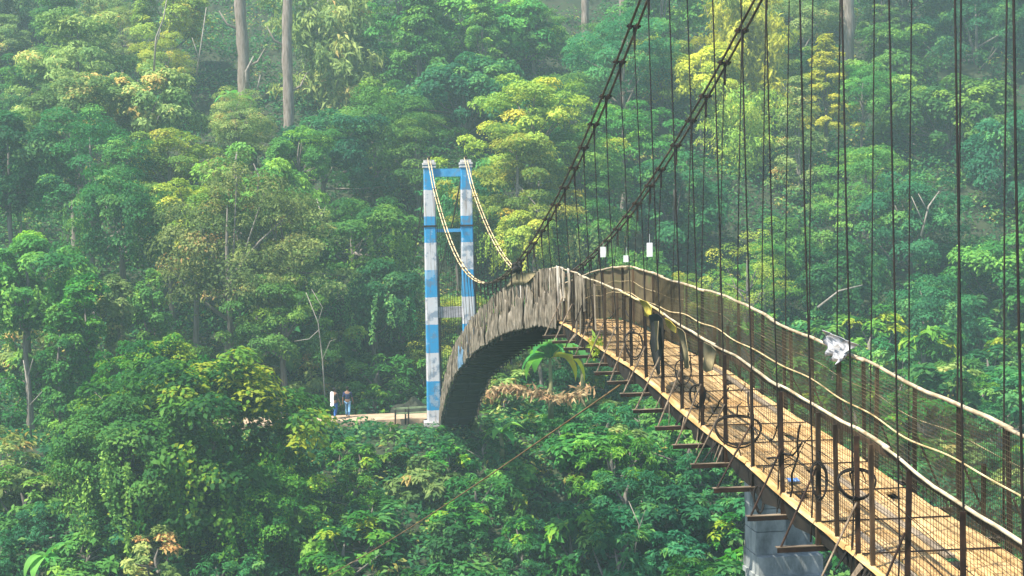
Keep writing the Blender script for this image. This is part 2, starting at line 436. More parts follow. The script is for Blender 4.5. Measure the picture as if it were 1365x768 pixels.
# ------------------------------------------------------------------ suspension bridge
def bridge():
    t = empty('suspension_bridge', (6.4, 40, -4.0), 'arched wooden suspension footbridge with rusty hangers climbing to the blue and white tower', 'bridge')
    P = lambda name, mb, m, smooth=False: wlink(name, mb.mesh(name, m, smooth), t)
    # --- deck boards, lengthwise
    nb = 13; w = (XR-XL-0.02)/nb
    for j in range(nb):
        d = 4.0 + rnd.uniform(-2.5, 0); x0 = XL+0.01+j*w
        while d < 78.6:
            ln = rnd.uniform(3.4, 4.9); d1 = min(d+ln, 78.9); n = 7
            b = MB(); dz = rnd.uniform(-0.006, 0.012); dx0 = rnd.uniform(-0.006, 0.006); dx1 = rnd.uniform(-0.006, 0.006)
            ww = w-rnd.uniform(0.018, 0.034); rows = []
            gap = 0.02 if rnd.random() < 0.7 else rnd.uniform(0.1, 0.5)
            for i in range(n):
                y = d+(d1-gap-d)*i/(n-1); z = deck(y)+dz+0.008*math.sin(i*2.1+j)
                xx = x0+dx0+(dx1-dx0)*i/(n-1)
                rows.append([(xx, y, z), (xx+ww, y, z+rnd.uniform(-0.004, 0.004))])
            b.sheet(rows, 0.032, (0, 0, -1))
            P('plank', b, M_EDGE if j == 0 else M_OLDPLANK if rnd.random() < 0.05 else M_PLANK)
            d = d1
    # --- orange edge boards with dark ragged timber hanging below them
    d = 5.0
    while d < 36:
        d1 = d+rnd.uniform(2.6, 4.4); b = MB(); rows = []; b2 = MB(); r2 = []
        for i in range(7):
            y = d+(d1-0.03-d)*i/6; z = deck(y)
            rows.append([(XL-0.07, y, z-0.018+0.03*(rnd.random()-0.5)), (XL-0.05, y, z+0.028+0.008*math.sin(i*3))])
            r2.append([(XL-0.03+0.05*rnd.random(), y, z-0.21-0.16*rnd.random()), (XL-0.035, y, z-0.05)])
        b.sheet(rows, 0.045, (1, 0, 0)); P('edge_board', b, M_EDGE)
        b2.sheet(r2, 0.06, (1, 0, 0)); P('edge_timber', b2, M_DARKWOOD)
        d = d1
    for i in range(34):                          # splintered ends and rags of matting below the edge
        y = rnd.uniform(10, 34); z = deck(y); b = MB()
        b.bar((XL-0.04, y, z-0.05), (XL-0.08-0.12*rnd.random(), y+rnd.uniform(-0.25, 0.25), z-rnd.uniform(0.2, 0.42)), rnd.uniform(0.03, 0.10), 0.012, up=(1, 0, 0), taper=0.4)
        P('splinter', b, M_BEAM if rnd.random() < 0.45 else M_DARKWOOD)
    # --- cross boards under the planks
    d = 5.0
    while d < 78.3:
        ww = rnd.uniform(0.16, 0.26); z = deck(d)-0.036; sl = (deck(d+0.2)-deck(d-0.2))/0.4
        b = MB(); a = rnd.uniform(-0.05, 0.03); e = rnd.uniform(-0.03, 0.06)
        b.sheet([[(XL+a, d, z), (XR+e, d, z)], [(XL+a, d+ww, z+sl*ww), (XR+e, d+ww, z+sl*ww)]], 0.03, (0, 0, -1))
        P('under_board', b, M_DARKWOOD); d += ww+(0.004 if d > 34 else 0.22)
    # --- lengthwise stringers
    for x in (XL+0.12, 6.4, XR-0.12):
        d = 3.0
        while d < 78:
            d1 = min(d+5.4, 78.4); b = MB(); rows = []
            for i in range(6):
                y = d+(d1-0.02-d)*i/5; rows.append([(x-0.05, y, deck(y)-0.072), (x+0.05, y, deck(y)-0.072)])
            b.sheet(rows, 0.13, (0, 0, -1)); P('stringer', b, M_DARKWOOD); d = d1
    # --- beams, braces, posts, battens, hangers, clamps
    for k, d in enumerate(GRID):
        z = deck(d)-0.25; out = 0.53+rnd.uniform(-0.06, 0.06)
        b = MB(); xa, xb = XL-out, XR+0.53+rnd.uniform(-0.08, 0.08)
        if d > 36.5: xa, xb = XL+0.02, XR-0.02
        b.box(((xa+xb)/2, d-0.032, z-0.033), (xb-xa, 0.012, 0.055))
        fb = MB(); fb.box(((xa+xb)/2, d, z), (xb-xa+0.01, 0.080, 0.010))
        cb = P('cross_beam', b, M_RUST if d < 36 else M_DARKWOOD); link('flange', fb.mesh('flange', M_BEAM if d < 36 else M_DARKWOOD), cb)  # flange paler than its leg: sunlight on the top put into the colour
        if 4 < d < 36:
            b = MB(); b.bar((XL+0.02, d+0.02, deck(d+0.02)+0.022), (XR-0.05, d+0.03, deck(d)+0.022), 0.016, 0.016); P('batten', b, M_RUST)
            if rnd.random() < 0.3:
                b = MB(); b.bar((XL+0.1, d+0.7, deck(d+0.7)+0.02), (XL+rnd.uniform(0.7, 1.5), d+0.72, deck(d+0.7)+0.02), 0.012, 0.012); P('batten', b, M_RUST)
        for X, sg in ((XL, -1), (XR, 1)):
            zt = deck(d)+RAIL-0.03; lean = rnd.uniform(-0.03, 0.03); ly = rnd.uniform(-0.04, 0.04)
            b = MB(); wood = rnd.random() < (0.35 if sg < 0 else 0.6)
            if wood:
                wd = rnd.uniform(0.042, 0.066)
                b.bar((X+sg*0.03, d, z-0.06), (X+sg*0.03+lean, d+ly, zt), wd, wd*0.8, taper=0.85)
            else:
                b.bar((X+sg*0.035, d, z-0.06), (X+sg*0.035+lean, d+ly, zt), 0.055, 0.010, up=(0, 1, 0))
                b.bar((X+sg*0.035+0.032, d+0.032, z-0.06), (X+sg*0.035+lean+0.025, d+ly+0.028, zt), 0.010, 0.05, up=(0, 1, 0))
            P('rail_post', b, M_WOOD if wood else M_RUST)
            if d < 40 and rnd.random() < (0.28 if sg < 0 else 0.5):
                b = MB(); o = rnd.uniform(0.35, 0.95)
                b.bar((X+sg*0.02, d+o, deck(d+o)-0.15), (X+sg*0.02+rnd.uniform(-0.03, 0.03), d+o, deck(d+o)+RAIL*rnd.choice((0.6, 0.97, 0.98))), 0.05, 0.028, up=(0, 1, 0)); P('stake', b, M_WOOD)
            if d < 36.5:
                b = MB(); xe = xa+0.05 if sg < 0 else xb-0.05
                b.tube([(xe, d-0.01, z+0.0), (X+sg*0.06, d-0.04, deck(d)+rnd.uniform(0.55, 0.72))], 0.014, 5); P('brace', b, M_BEAM if rnd.random() < 0.6 else M_RUST)
            # hanger
            if d < 80:
                Xc = CL if sg < 0 else CR; dd = d+0.10+rnd.uniform(-0.12, 0.12); zc = cable(dd)
                if zc > deck(d)+0.3:
                    b = MB(); zm = deck(d)+0.45; bw = rnd.uniform(-0.025, 0.025); b.tube([(Xc, dd, zc-0.10), (Xc+(X-Xc)*0.3+bw, dd+bw, zc-0.10-(zc-0.10-zm)*0.35), (Xc+(X-Xc)*0.6+bw*0.6, dd-bw*0.5, zc-0.10-(zc-0.10-zm)*0.7), (Xc+(X-Xc)*0.85, dd-0.03, zm), (X+sg*0.06, dd-0.02, z)], rnd.uniform(0.0095, 0.0125), 5)
                    P('hanger', b, M_HANGER)
                b = MB(); sl = (cable(d+0.3)-cable(d-0.3))/0.6
                b.box((Xc, dd, zc), (0.25, 0.05, 0.04)); b.box((Xc-0.065, dd, zc), (0.055, 0.09, 0.09)); b.box((Xc+0.065, dd, zc), (0.055, 0.09, 0.09))
                b.bar((Xc+0.01, dd, zc), (Xc+0.015, dd+0.01, zc-0.42), 0.05, 0.03, taper=0.6)
                P('cable_clamp', b, M_RUST)
    # --- main cables: two strands a side; pale beyond the low point
    for Xc in (CL, CR):
        for o in (-0.065, 0.065):
            for a, e, m in ((2, 52.0, M_CABLE), (52.0, TY, M_PALESTRAND)):
                n = 50; b = MB(); pts = []
                for i in range(n+1):
                    d = a+(e-a)*i/n; zz = cable(d)
                    if d > 78: zz += (14.61-11.1-cable(TY))*((d-78)/(TY-78))
                    pts.append((Xc+o, d, zz+0.008*math.sin(i*1.7+o*30)))
                b.tube(pts, 0.025 if a < 10 else 0.027, 6); P('main_cable', b, m, True)
        b = MB(); n = 6                           # back stay behind the tower, down to its anchor
        b.tube([(Xc, TY+0.3, 14.66-11.1), (Xc, TY+9, 0.2), (Xc, TY+22, gz(Xc, TY+22)+0.2)], 0.05, 6); P('back_stay', b, M_CABLE, True)
    # --- hand rails
    for X, sg in ((XL, -1), (XR, 1)):
        d = 4.0; i0 = 0
        while d < 77.5:
            ln = rnd.uniform(3.2, 5.0); d1 = min(d+ln, 78.2); b = MB(); pts = []; n = 9
            for i in range(n):
                y = d-0.12+(d1+0.12-d)*i/(n-1)
                wob = 0.010*math.sin(y*2.3+sg)+0.006*math.sin(y*5.1+2*sg)
                pts.append((X+0.015*math.sin(y*1.3)+0.012*(i0 % 2), y, deck(y)+RAIL+wob*(1 if d < 38 else 0.7)+0.012*(i0 % 2)))
            r = 0.022 if sg < 0 else 0.029
            if d > 37: r *= 0.8
            b.tube(pts, [r*(1-0.25*i/(n-1)) for i in range(n)], 7)
            P('handrail', b, (M_BAMBOO_Y if (sg < 0 and 23 < d < 27.5) else M_BAMBOO) if d < (37 if sg < 0 else 47) else M_SLAT, True)
            d = d1; i0 += 1
    d = 5.0                                     # dark strip added for the woven edge and shadow under the near handrail
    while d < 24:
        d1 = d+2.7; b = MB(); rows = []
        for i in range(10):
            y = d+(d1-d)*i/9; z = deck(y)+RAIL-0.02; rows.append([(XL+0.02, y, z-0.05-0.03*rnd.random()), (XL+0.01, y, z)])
        b.sheet(rows, 0.015, (1, 0, 0)); P('rail_edge_shade', b, M_WOOD); d = d1
    # --- slack mid wires
    for X, sg, hgt, m, r in ((XR-0.03, 1, 0.70, M_PALESTRAND, 0.010), (XR+0.02, 1, 0.98, M_PALESTRAND, 0.004), (XL+0.02, -1, 0.55, M_HANGER, 0.006), (XL-0.02, -1, 0.85, M_HANGER, 0.005)):
        b = MB(); pts = []; d = 5.0
        while d < 44:
            ph = (d-GRID[0])/1.35; sag = -0.045*math.sin(math.pi*ph/2)**2
            pts.append((X+0.01*math.sin(d*3), d, deck(d)+hgt+sag+0.03*math.sin(d*0.9))); d += 0.22
        b.tube(pts, r, 5); P('mid_wire', b, m)
    # --- loose lashing wires between posts on the left
    for i in range(26):
        d = rnd.uniform(16.5, 34); o = rnd.uniform(0.3, 1.6)
        b = MB(); a = Vector((XL-0.02, d, deck(d)+rnd.uniform(0.1, 1.2))); e = Vector((XL-0.02, d+o, deck(d+o)+rnd.uniform(0.0, 1.1)))
        pts = [a.lerp(e, q/6)+Vector((0.02*math.sin(q*2+i), 0, -0.12*math.sin(math.pi*q/6)*rnd.random())) for q in range(7)]
        b.tube(pts, rnd.choice((0.006, 0.010, 0.014)), 4); P('lashing_wire', b, M_WIRE)
    # --- wire netting
    for X, a, e, sp, hs, r, m in ((XL+0.01, 5.0, 35.0, 0.075, 0.080, 0.0030, M_MESH), (XR-0.01, 5.0, 33.0, 0.045, 0.055, 0.0040, M_MESHB)):
        b = MB(); d = a; i = 0
        while d < e:
            lean = 0.05*math.sin(d*1.7)
            b.tube([(X+0.03*math.sin(d*1.1), d+0.02*math.sin(d*7.3), deck(d)+0.02), (X+0.012*math.cos(d*1.3), d+lean+0.02*math.sin(d*11), deck(d)+RAIL-0.02)], r, 3, False); d += sp
        for q in range(int((RAIL-0.04)/hs)):
            z = 0.04+q*hs; n = int((e-a)/0.45)
            b.tube([(X+0.006*math.sin(i2*2.1+q), a+(e-a)*i2/n, deck(a+(e-a)*i2/n)+z+0.012*math.sin(i2*1.1+q*0.7)) for i2 in range(n+1)], r, 3, False)
        o = P('wire_netting', b, m); o['kind'] = 'stuff'
    # --- sacking and slats: inner right side by the crest
    d = 30.6
    while d < 46:
        d1 = d+1.35; b = MB(); rows = []
        for i in range(6):
            y = d+(d1+0.04-d)*i/5
            rows.append([(XR+0.05+0.02*math.sin(y*3+q), y, deck(y)+0.02+(RAIL-0.05)*q/4-(0.03*math.sin(y*4) if q == 0 else 0)) for q in range(5)])
        b.sheet(rows, 0.008, (1, 0, 0)); P('sacking_panel', b, M_SACK); d = d1
    # --- weathered vertical slats and matting on the outside, far half of the bridge
    for X, sg in ((XL-0.05, -1), (XR+0.05, 1)):
        d = 30.8 if sg < 0 else 46
        while d < 78.0:
            ww = rnd.uniform(0.10, 0.34)*(1 if sg < 0 else 1.5); b = MB()
            zb = deck(d)-rnd.uniform(0.02, 0.12); zt = deck(d)+RAIL-rnd.uniform(-0.05, 0.06)
            sl = (deck(d+0.2)-deck(d-0.2))/0.4; tl = rnd.uniform(-0.16, 0.16); ox = sg*rnd.uniform(0, 0.06)
            if rnd.random() < 0.16 and d < 70 or d < 36 and rnd.random() < 0.6: zb = deck(d)+rnd.uniform(0.1, 0.7)
            b.sheet([[(X+ox, d, zb), (X+ox, d+tl, (zb+zt)/2), (X+ox+0.01, d+tl*1.4, zt)], [(X+ox+0.01, d+ww*0.8, zb+sl*ww+rnd.uniform(-0.05, 0.05)), (X+ox+0.02, d+ww+tl*0.8, (zb+zt)/2+sl*ww), (X+ox, d+ww+tl, zt+sl*ww+rnd.uniform(-0.03, 0.03))]], 0.018, (1, 0, 0))
            m = M_SLAT
            if sg < 0 and d < 45 and rnd.random() < 0.14: m = M_SLATPALE
            if rnd.random() > (0.06 if d > 36.5 else 0.06+0.13*(36.5-d)): P('side_slat', b, m)
            d += ww*rnd.uniform(0.80, 1.06)
        if sg > 0: continue
        d = 36.2
        while d < 77.6:                          # torn matting tied over the lower part of the slats
            ww = rnd.uniform(0.35, 0.95); b = MB(); rows = []; n = 5; h0 = rnd.uniform(0.25, 0.85)
            for i in range(n):
                y = d+ww*i/(n-1); z = deck(y)
                rows.append([(X-0.09-0.03*rnd.random(), y+rnd.uniform(-.04, .04), z-0.10-0.08*rnd.random()), (X-0.10-0.04*rnd.random(), y, z+0.1), (X-0.08-0.03*rnd.random(), y+rnd.uniform(-.1, .1), z+h0+rnd.uniform(-0.15, 0.15))])
            b.sheet(rows, 0.015, (1, 0, 0))
            if rnd.random() < 0.92: P('side_matting', b, M_SLATBLUE if 62.6 < d < 64.8 else M_MATTING)
            d += ww*rnd.uniform(0.7, 1.15)
        # ragged bottom skirt board
    b = MB(); rows = []
    for i in range(60):
        y = 36+(77.6-36)*i/59; rows.append([(XL-0.09, y, deck(y)-0.13-0.05*rnd.random()), (XL-0.085, y, deck(y)-0.05-0.07*rnd.random())])
    b.sheet(rows, 0.02, (1, 0, 0)); P('skirt_board', b, M_SLAT)
    return t
bridge()

# ------------------------------------------------------------------ concrete pier
def pier():
    d = 24.0; a = at(1005, 640, d); c = at(1046, 640, d); e = at(1086, 640, d)
    t = empty('concrete_pier', (c.x, d, gz(c.x, d)), 'grey weathered concrete pier with a stepped ledge standing under the bridge deck', 'pier')
    zt = at(1040, 660, d).z+0.55; z1 = at(1040, 738, d).z; z2 = at(1040, 762, d).z; zb = gz(c.x, d)-0.3
    w = e.x-a.x; tz = t.location.z
    b = MB(); hh = (zt-z1)/4
    for q in range(4):
        b.box((-w*0.25+0.008*(q % 2), 0.3, z1+hh*(q+0.5)-tz), (w*0.48, 0.7, hh-0.012)); b.box((w*0.24, 0.45, z1+hh*(q+0.5)-0.1-tz), (w*0.50, 0.66-0.01*(q % 2), hh-0.012))
    b.box((0, 0.42, (zt+z1)/2-0.2-tz), (w*0.9, 0.58, zt-z1-0.4))
    link('shaft', b.mesh('shaft', M_CONC), t)
    b = MB(); b.box((0.02, 0.22, z1-0.15-tz), (w+0.06, 0.92, 0.30)); link('ledge', b.mesh('ledge', M_CONC), t)
    b = MB(); b.box((0.02, 0.30, (z1-0.30+zb)/2-tz), (w-0.02, 0.80, z1-0.30-zb)); link('base', b.mesh('base', M_CONC), t)
    b = MB(); b.box((0, 0.1, z2-0.04-tz), (w+0.10, 0.98, 0.08)); link('lip', b.mesh('lip', M_CONC), t)
pier()

# ------------------------------------------------------------------ foliage meshes
def leaf_cloud(P, N, ln, ratio=0.5, droop=0.15, down=0.0, tint=None, rg=rng):
    n = len(P)
    N = N/np.linalg.norm(N, axis=1, keepdims=True)
    r = rg.normal(size=(n, 3)); r[:, 2] -= down
    t = r-(r*N).sum(1, keepdims=True)*N; t /= np.linalg.norm(t, axis=1, keepdims=True)+1e-9
    b = np.cross(N, t); ln = ln[:, None]
    V = np.stack([P-t*ln*0.1, P+t*ln*0.42+b*ln*ratio*0.5+N*ln*0.07, P+t*ln*0.95-N*ln*droop, P+t*ln*0.42-b*ln*ratio*0.5+N*ln*0.07], 1)
    return V.reshape(-1, 3), np.arange(4*n).reshape(n, 4), np.repeat(tint, 4)

def unit(n, rg):
    v = rg.normal(size=(n, 3)); return v/np.linalg.norm(v, axis=1, keepdims=True)

def crown(name, seed, kind, R, H, nclump, nleaf, leaf, m, ratio=0.5, down=0.3):
    """crown centred at the origin: half width R, half height H, made of leaf clumps"""
    rg = np.random.default_rng(seed)
    lob = unit(7, rg); amp = rg.uniform(-0.40, 0.50, 7)
    C = []; S = []
    tries = 0
    while len(C) < nclump and tries < 20000:
        tries += 1
        u = unit(1, rg)[0]
        rad = 1+float((amp*np.clip(lob@u, 0, 1)**3).sum())
        f = rg.uniform(0.35, 1.0)**0.55
        if kind == 'cone':
            zz = rg.uniform(-1, 1); ww = (1-zz)*0.5*0.95+0.08; a = rg.uniform(0, 6.283); q = ww*math.sqrt(rg.uniform(0.2, 1))*rad
            p = np.array([q*math.cos(a)*R, q*math.sin(a)*R, zz*H]); s = R*rg.uniform(0.16, 0.26)
        elif kind == 'column':
            zz = rg.uniform(-1, 1); ww = (0.75+0.3*math.sin(zz*5+seed))*(1-max(0, zz-0.6)*1.6); a = rg.uniform(0, 6.283); q = ww*math.sqrt(rg.uniform(0.25, 1))
            p = np.array([q*math.cos(a)*R, q*math.sin(a)*R, zz*H]); s = R*rg.uniform(0.22, 0.38)
        elif kind == 'layer':
            lay = rg.integers(0, 5); zz = -0.7+lay*0.36+rg.normal()*0.10; ww = (1.0, 1.05, 0.9, 0.72, 0.45)[lay]; a = rg.uniform(0, 6.283); q = ww*math.sqrt(rg.uniform(0.05, 1))*rad
            p = np.array([q*math.cos(a)*R, q*math.sin(a)*R, (zz-0.18*q*q+rg.normal()*0.05)*H]); s = R*rg.uniform(0.15, 0.24)
        else:
            p = u*f*rad*np.array([R, R, H])
            if kind == 'round' and p[2] < -0.55*H: continue
            if kind == 'mound' and p[2] < -0.8*H: continue
            s = R*rg.uniform(0.11, 0.30)
        C.append(p); S.append(s)
    C = np.array(C); S = np.array(S)
    ct = np.clip(rg.normal(0.40, 0.26, len(C)), 0, 0.85); ct[rg.random(len(C)) < 0.03] = 1.0
    wts = S**2; wts = wts/wts.sum(); idx = rg.choice(len(C), nleaf, p=wts)
    u = unit(nleaf, rg); u[:, 2] = np.where(rg.random(nleaf) < 0.72, np.abs(u[:, 2]), u[:, 2])
    fl = {'layer': 0.55, 'round': 0.72, 'mound': 0.7, 'cone': 0.6, 'column': 1.1}.get(kind, 0.8)
    rad = rg.uniform(0.45, 1.0, nleaf)**0.5
    P = C[idx]+u*(rad*S[idx])[:, None]*np.array([1, 1, fl])
    outw = C[idx]/np.array([R, R, H])
    N = u*0.55+outw*0.45+np.array([0, 0, 0.75])+rg.normal(size=(nleaf, 3))*0.38
    ln = leaf*rg.uniform(0.65, 1.35, nleaf)
    tint = np.clip(ct[idx]+rg.normal(0, 0.12, nleaf), 0, 1)
    V, Q, T = leaf_cloud(P, N, ln, ratio, 0.15, down, tint, rg)
    return np_mesh(name, V, Q, m, T), C

def feather_crown(seed, R, H, nspray, leaf, m):
    """drooping plumes rising from one foot, as a bamboo clump or feathery tree carries them"""
    rg = np.random.default_rng(seed); Ps = []; Ns = []; Ts = []; C = []
    for i in range(nspray):
        a = rg.uniform(0, 6.283); up = rg.uniform(0.55, 2.0); out = R*rg.uniform(0.25, 1.0); m_ = 240; u = np.sort(rg.uniform(0.25, 1, m_))
        x = out*u**1.5; z = -H+up*H*(u*1.55-0.72*u**2.6)
        c = np.stack([x*math.cos(a), x*math.sin(a), z], -1)
        sp = (0.12+0.42*np.sin(np.pi*np.clip(u, 0, 1)))*R*0.30
        Ps.append(c+rg.normal(size=(m_, 3))*sp[:, None]*np.array([1, 1, 0.8])*0.6); t = np.clip(rg.normal(0.45, 0.25), 0, 0.85)
        Ns.append(np.tile([0.5*math.cos(a), 0.5*math.sin(a), 0.6], (m_, 1))+rg.normal(size=(m_, 3))*0.5); Ts.append(np.clip(t+rg.normal(0, 0.1, m_), 0, 1)); C.append(c[-60])
    P = np.concatenate(Ps); V, Q, T = leaf_cloud(P, np.concatenate(Ns), leaf*rg.uniform(0.6, 1.4, len(P)), 0.28, 0.2, 1.1, np.concatenate(Ts), rg)
    return np_mesh('crown', V, Q, m, T), np.array(C)

def limb_mesh(name, C, H, seed, m, n=11, r=0.13):
    rg = random.Random(seed); b = MB(); root = Vector((0, 0, -H*1.15))
    idx = list(range(len(C))); rg.shuffle(idx)
    b.tube([root, (0.05, 0.03, -H*0.5), (0.1, -0.08, H*0.15), (0.0, 0.1, H*0.6)], [r*1.5, r*1.2, r*0.8, r*0.2], 6)
    for i in idx[:n]:
        c = Vector(C[i]); s = Vector((0.05, 0, -H*rg.uniform(0.2, 0.9)))
        mid = s.lerp(c, 0.5)+Vector((rg.uniform(-.3, .3), rg.uniform(-.3, .3), rg.uniform(-.35, .1)))
        b.tube([s, s.lerp(mid, 0.5), mid, c], [r*0.75, r*0.6, r*0.42, r*0.12], 5)
    return b.mesh(name, m, True)

def trunk_mesh(name, seed, m):
    rg = random.Random(seed); b = MB(); pts = []; rs = []
    for i in range(9):
        q = i/8; pts.append((0.35*math.sin(q*2.4+seed)*q, 0.3*math.sin(q*3.1+seed*2)*q, q)); rs.append(0.26*(1-0.42*q)+(0.16*(1-q)**6))
    b.tube(pts, rs, 8); return b.mesh(name, m, True)

PROTO = {}
def proto(key, seed, kind, R, H, nc, nl, leaf, ratio=0.5, down=0.3):
    me, C = crown('crown', seed, kind, R, H, nc, nl, leaf, L['mid'], ratio, down)
    PROTO[key] = (me, limb_mesh('limbs', C, H, seed, M_BARK), R, H)
for s in range(4): proto('round%d' % s, 21+s, 'round', 4.0, 3.4+0.3*(s % 2), 60+16*s, 15000, (0.26, 0.22, 0.30, 0.20)[s], (0.5, 0.35, 0.6, 0.45)[s])
for s in range(4): proto('layer%d' % s, 31+s, 'layer', 4.4, 3.0, 70+14*s, 15000, (0.22, 0.26, 0.19, 0.22)[s], (0.5, 0.4, 0.4, 0.55)[s], 0.1)
for s in range(2): proto('cone%d' % s, 41+s, 'cone', 3.3, 5.2, 120, 15000, (0.26, 0.20)[s])
for s in range(3): proto('mound%d' % s, 51+s, 'mound', 4.2, 3.6, 60+15*s, 14000, (0.30, 0.24, 0.34)[s], 0.55, 0.6)
for s in range(2): proto('column%d' % s, 61+s, 'column', 1.5, 4.6, 80, 9000, 0.25, 0.6, 0.9)
for s in range(3): proto('sparse%d' % s, 71+s, 'sparse', 3.8, 3.6, 54, 6500, (0.22, 0.18, 0.26)[s], 0.45, 0.3)
for s in range(3):
    me_, C_ = feather_crown(111+s, 3.6, 4.2, 60, (0.34, 0.28, 0.40)[s], L['mid']); PROTO['feather%d' % s] = (me_, limb_mesh('limbs', C_, 4.2, 111+s, M_BARK, 16, 0.07), 3.6, 4.2)
for s in range(4): proto('shrub%d' % s, 81+s, 'mound', 1.9, 1.5, 34, 2600, (0.30, 0.24, 0.34, 0.27)[s], (0.45, 0.3, 0.5, 0.6)[s], 0.5)
for s in range(2): proto('broad%d' % s, 91+s, 'mound', 1.8, 1.5, 26, 1300, (0.46, 0.40)[s], 0.5, 0.6)
for s in range(2): proto('thicket%d' % s, 98+s, 'mound', 5.4, 4.6, 130, 22000, (0.33, 0.28)[s], 0.62, 0.8)
def vine_mesh(seed, R, H, n, drop):
    """strings of leaves hanging from the flanks of a crown"""
    rg = np.random.default_rng(seed); Ps = []; Ts = []
    for i in range(n):
        a = rg.uniform(0, 6.283); q = R*rg.uniform(0.62, 1.08); z0 = H*rg.uniform(-0.2, 0.45); ln = rg.uniform(0.35, 1.0)*drop; m = int(ln*26)
        u = np.linspace(0, 1, m); sw = rg.normal(0, 0.25, 2); wd = rg.uniform(0.10, 0.28)
        Ps.append(np.stack([q*math.cos(a)+sw[0]*u+rg.normal(0, wd, m), q*math.sin(a)+sw[1]*u+rg.normal(0, wd, m), z0-ln*u], -1))
        Ts.append(np.clip(np.full(m, rg.choice([0.2, 0.4, 0.6, 0.8, 0.85]))+rg.normal(0, 0.1, m), 0, 1))
    P = np.concatenate(Ps); T = np.concatenate(Ts); N = P/np.array([R, R, 1e9])+rg.normal(size=P.shape)*0.45+np.array([0, 0, 0.35])
    V, Q, T = leaf_cloud(P, N, rg.uniform(0.16, 0.36, len(P)), 0.6, 0.2, 1.0, T, rg)
    return np_mesh('hanging_vines', V, Q, L['lush'], T)
VINES = {'thicket0': vine_mesh(1, 5.4, 4.6, 90, 6.5), 'thicket1': vine_mesh(2, 5.4, 4.6, 90, 6.5), 'mound0': vine_mesh(3, 4.2, 3.6, 40, 4.0), 'mound1': vine_mesh(4, 4.2, 3.6, 40, 4.0), 'mound2': vine_mesh(5, 4.2, 3.6, 45, 4.5)}
TRUNKS = [trunk_mesh('trunk', s, M_BARK) for s in range(3)]

TREES = []      # (root, colour word, shape word, noun)
COLW = dict(dark='dark green', mid='mid-green', teal='blue-green', olive='olive', pale='pale yellow-green', yellow='bright yellow', lush='lush green', rust='rust-brown')
SHPW = dict(round='domed', layer='flat-tiered', cone='conical', mound='bushy', column='vine-wrapped', sparse='thin-leaved', feather='feathery', shrub='small', broad='broad-leaved', thicket='creeper-smothered')

def set_mat(o, m):
    o.material_slots[0].link = 'OBJECT'; o.material_slots[0].material = m

def tree(c, key, col, scale=1.0, name='broadleaf_tree', label=None, group='trees on the forested hillside', sz=1.0, zb=None):
    """a tree whose crown centre is at c; the trunk reaches down to the ground"""
    me, lm, R, H = PROTO[key]
    zg = gz(c[0], c[1])-0.3 if zb is None else zb
    root = empty(name, (c[0], c[1], zg), label, None, group)
    hc = c[2]-zg
    s2 = scale*rnd.uniform(0.92, 1.08)
    o = link('crown', me, root, (0, 0, hc)); o.scale = (s2, s2, scale*sz); o.rotation_euler = (0, 0, 0.9 if key.startswith('thicket') else rnd.uniform(0, 6.28)); set_mat(o, L[col])
    l_ = link('limbs', lm, root, (0, 0, hc)); l_.scale = o.scale; l_.rotation_euler = o.rotation_euler
    if key in VINES:
        vn = link('hanging_vines', VINES[key], root, (0, 0, hc)); vn.scale = o.scale; vn.rotation_euler = o.rotation_euler; set_mat(vn, L[col if rnd.random() < 0.7 else 'olive'])
    ht = hc-H*scale*sz*0.95
    if ht > 0.2:
        tk = link('trunk', rnd.choice(TRUNKS), root); k = scale*rnd.uniform(0.8, 1.1); tk.scale = (k, k, ht)
        tk.rotation_euler = (0, 0, rnd.uniform(0, 6.28))
    root['category'] = 'tree'
    TREES.append([root, COLW[col], SHPW[key.rstrip('0123456789')], 'tree', label])
    return root

def shrub(x, y, key, col, scale, label=None, lift=0.55, name='shrub'):
    me, lm, R, H = PROTO[key]; zg = gz(x, y)-0.15
    root = empty(name, (x, y, zg), label, 'shrub', 'shrubs on the steep far bank')
    o = link('foliage', me, root, (0, 0, H*scale*lift+0.25)); o.scale = (scale*rnd.uniform(0.85, 1.2), scale*rnd.uniform(0.85, 1.2), scale*rnd.uniform(0.85, 1.15))
    o.rotation_euler = (0, 0, rnd.uniform(0, 6.28)); set_mat(o, L[col])
    l_ = link('stem', lm, root, o.location); l_.scale = o.scale*0.9; l_.rotation_euler = o.rotation_euler
    TREES.append([root, COLW[col], SHPW[key.rstrip('0123456789')], 'shrub', label])
    return root

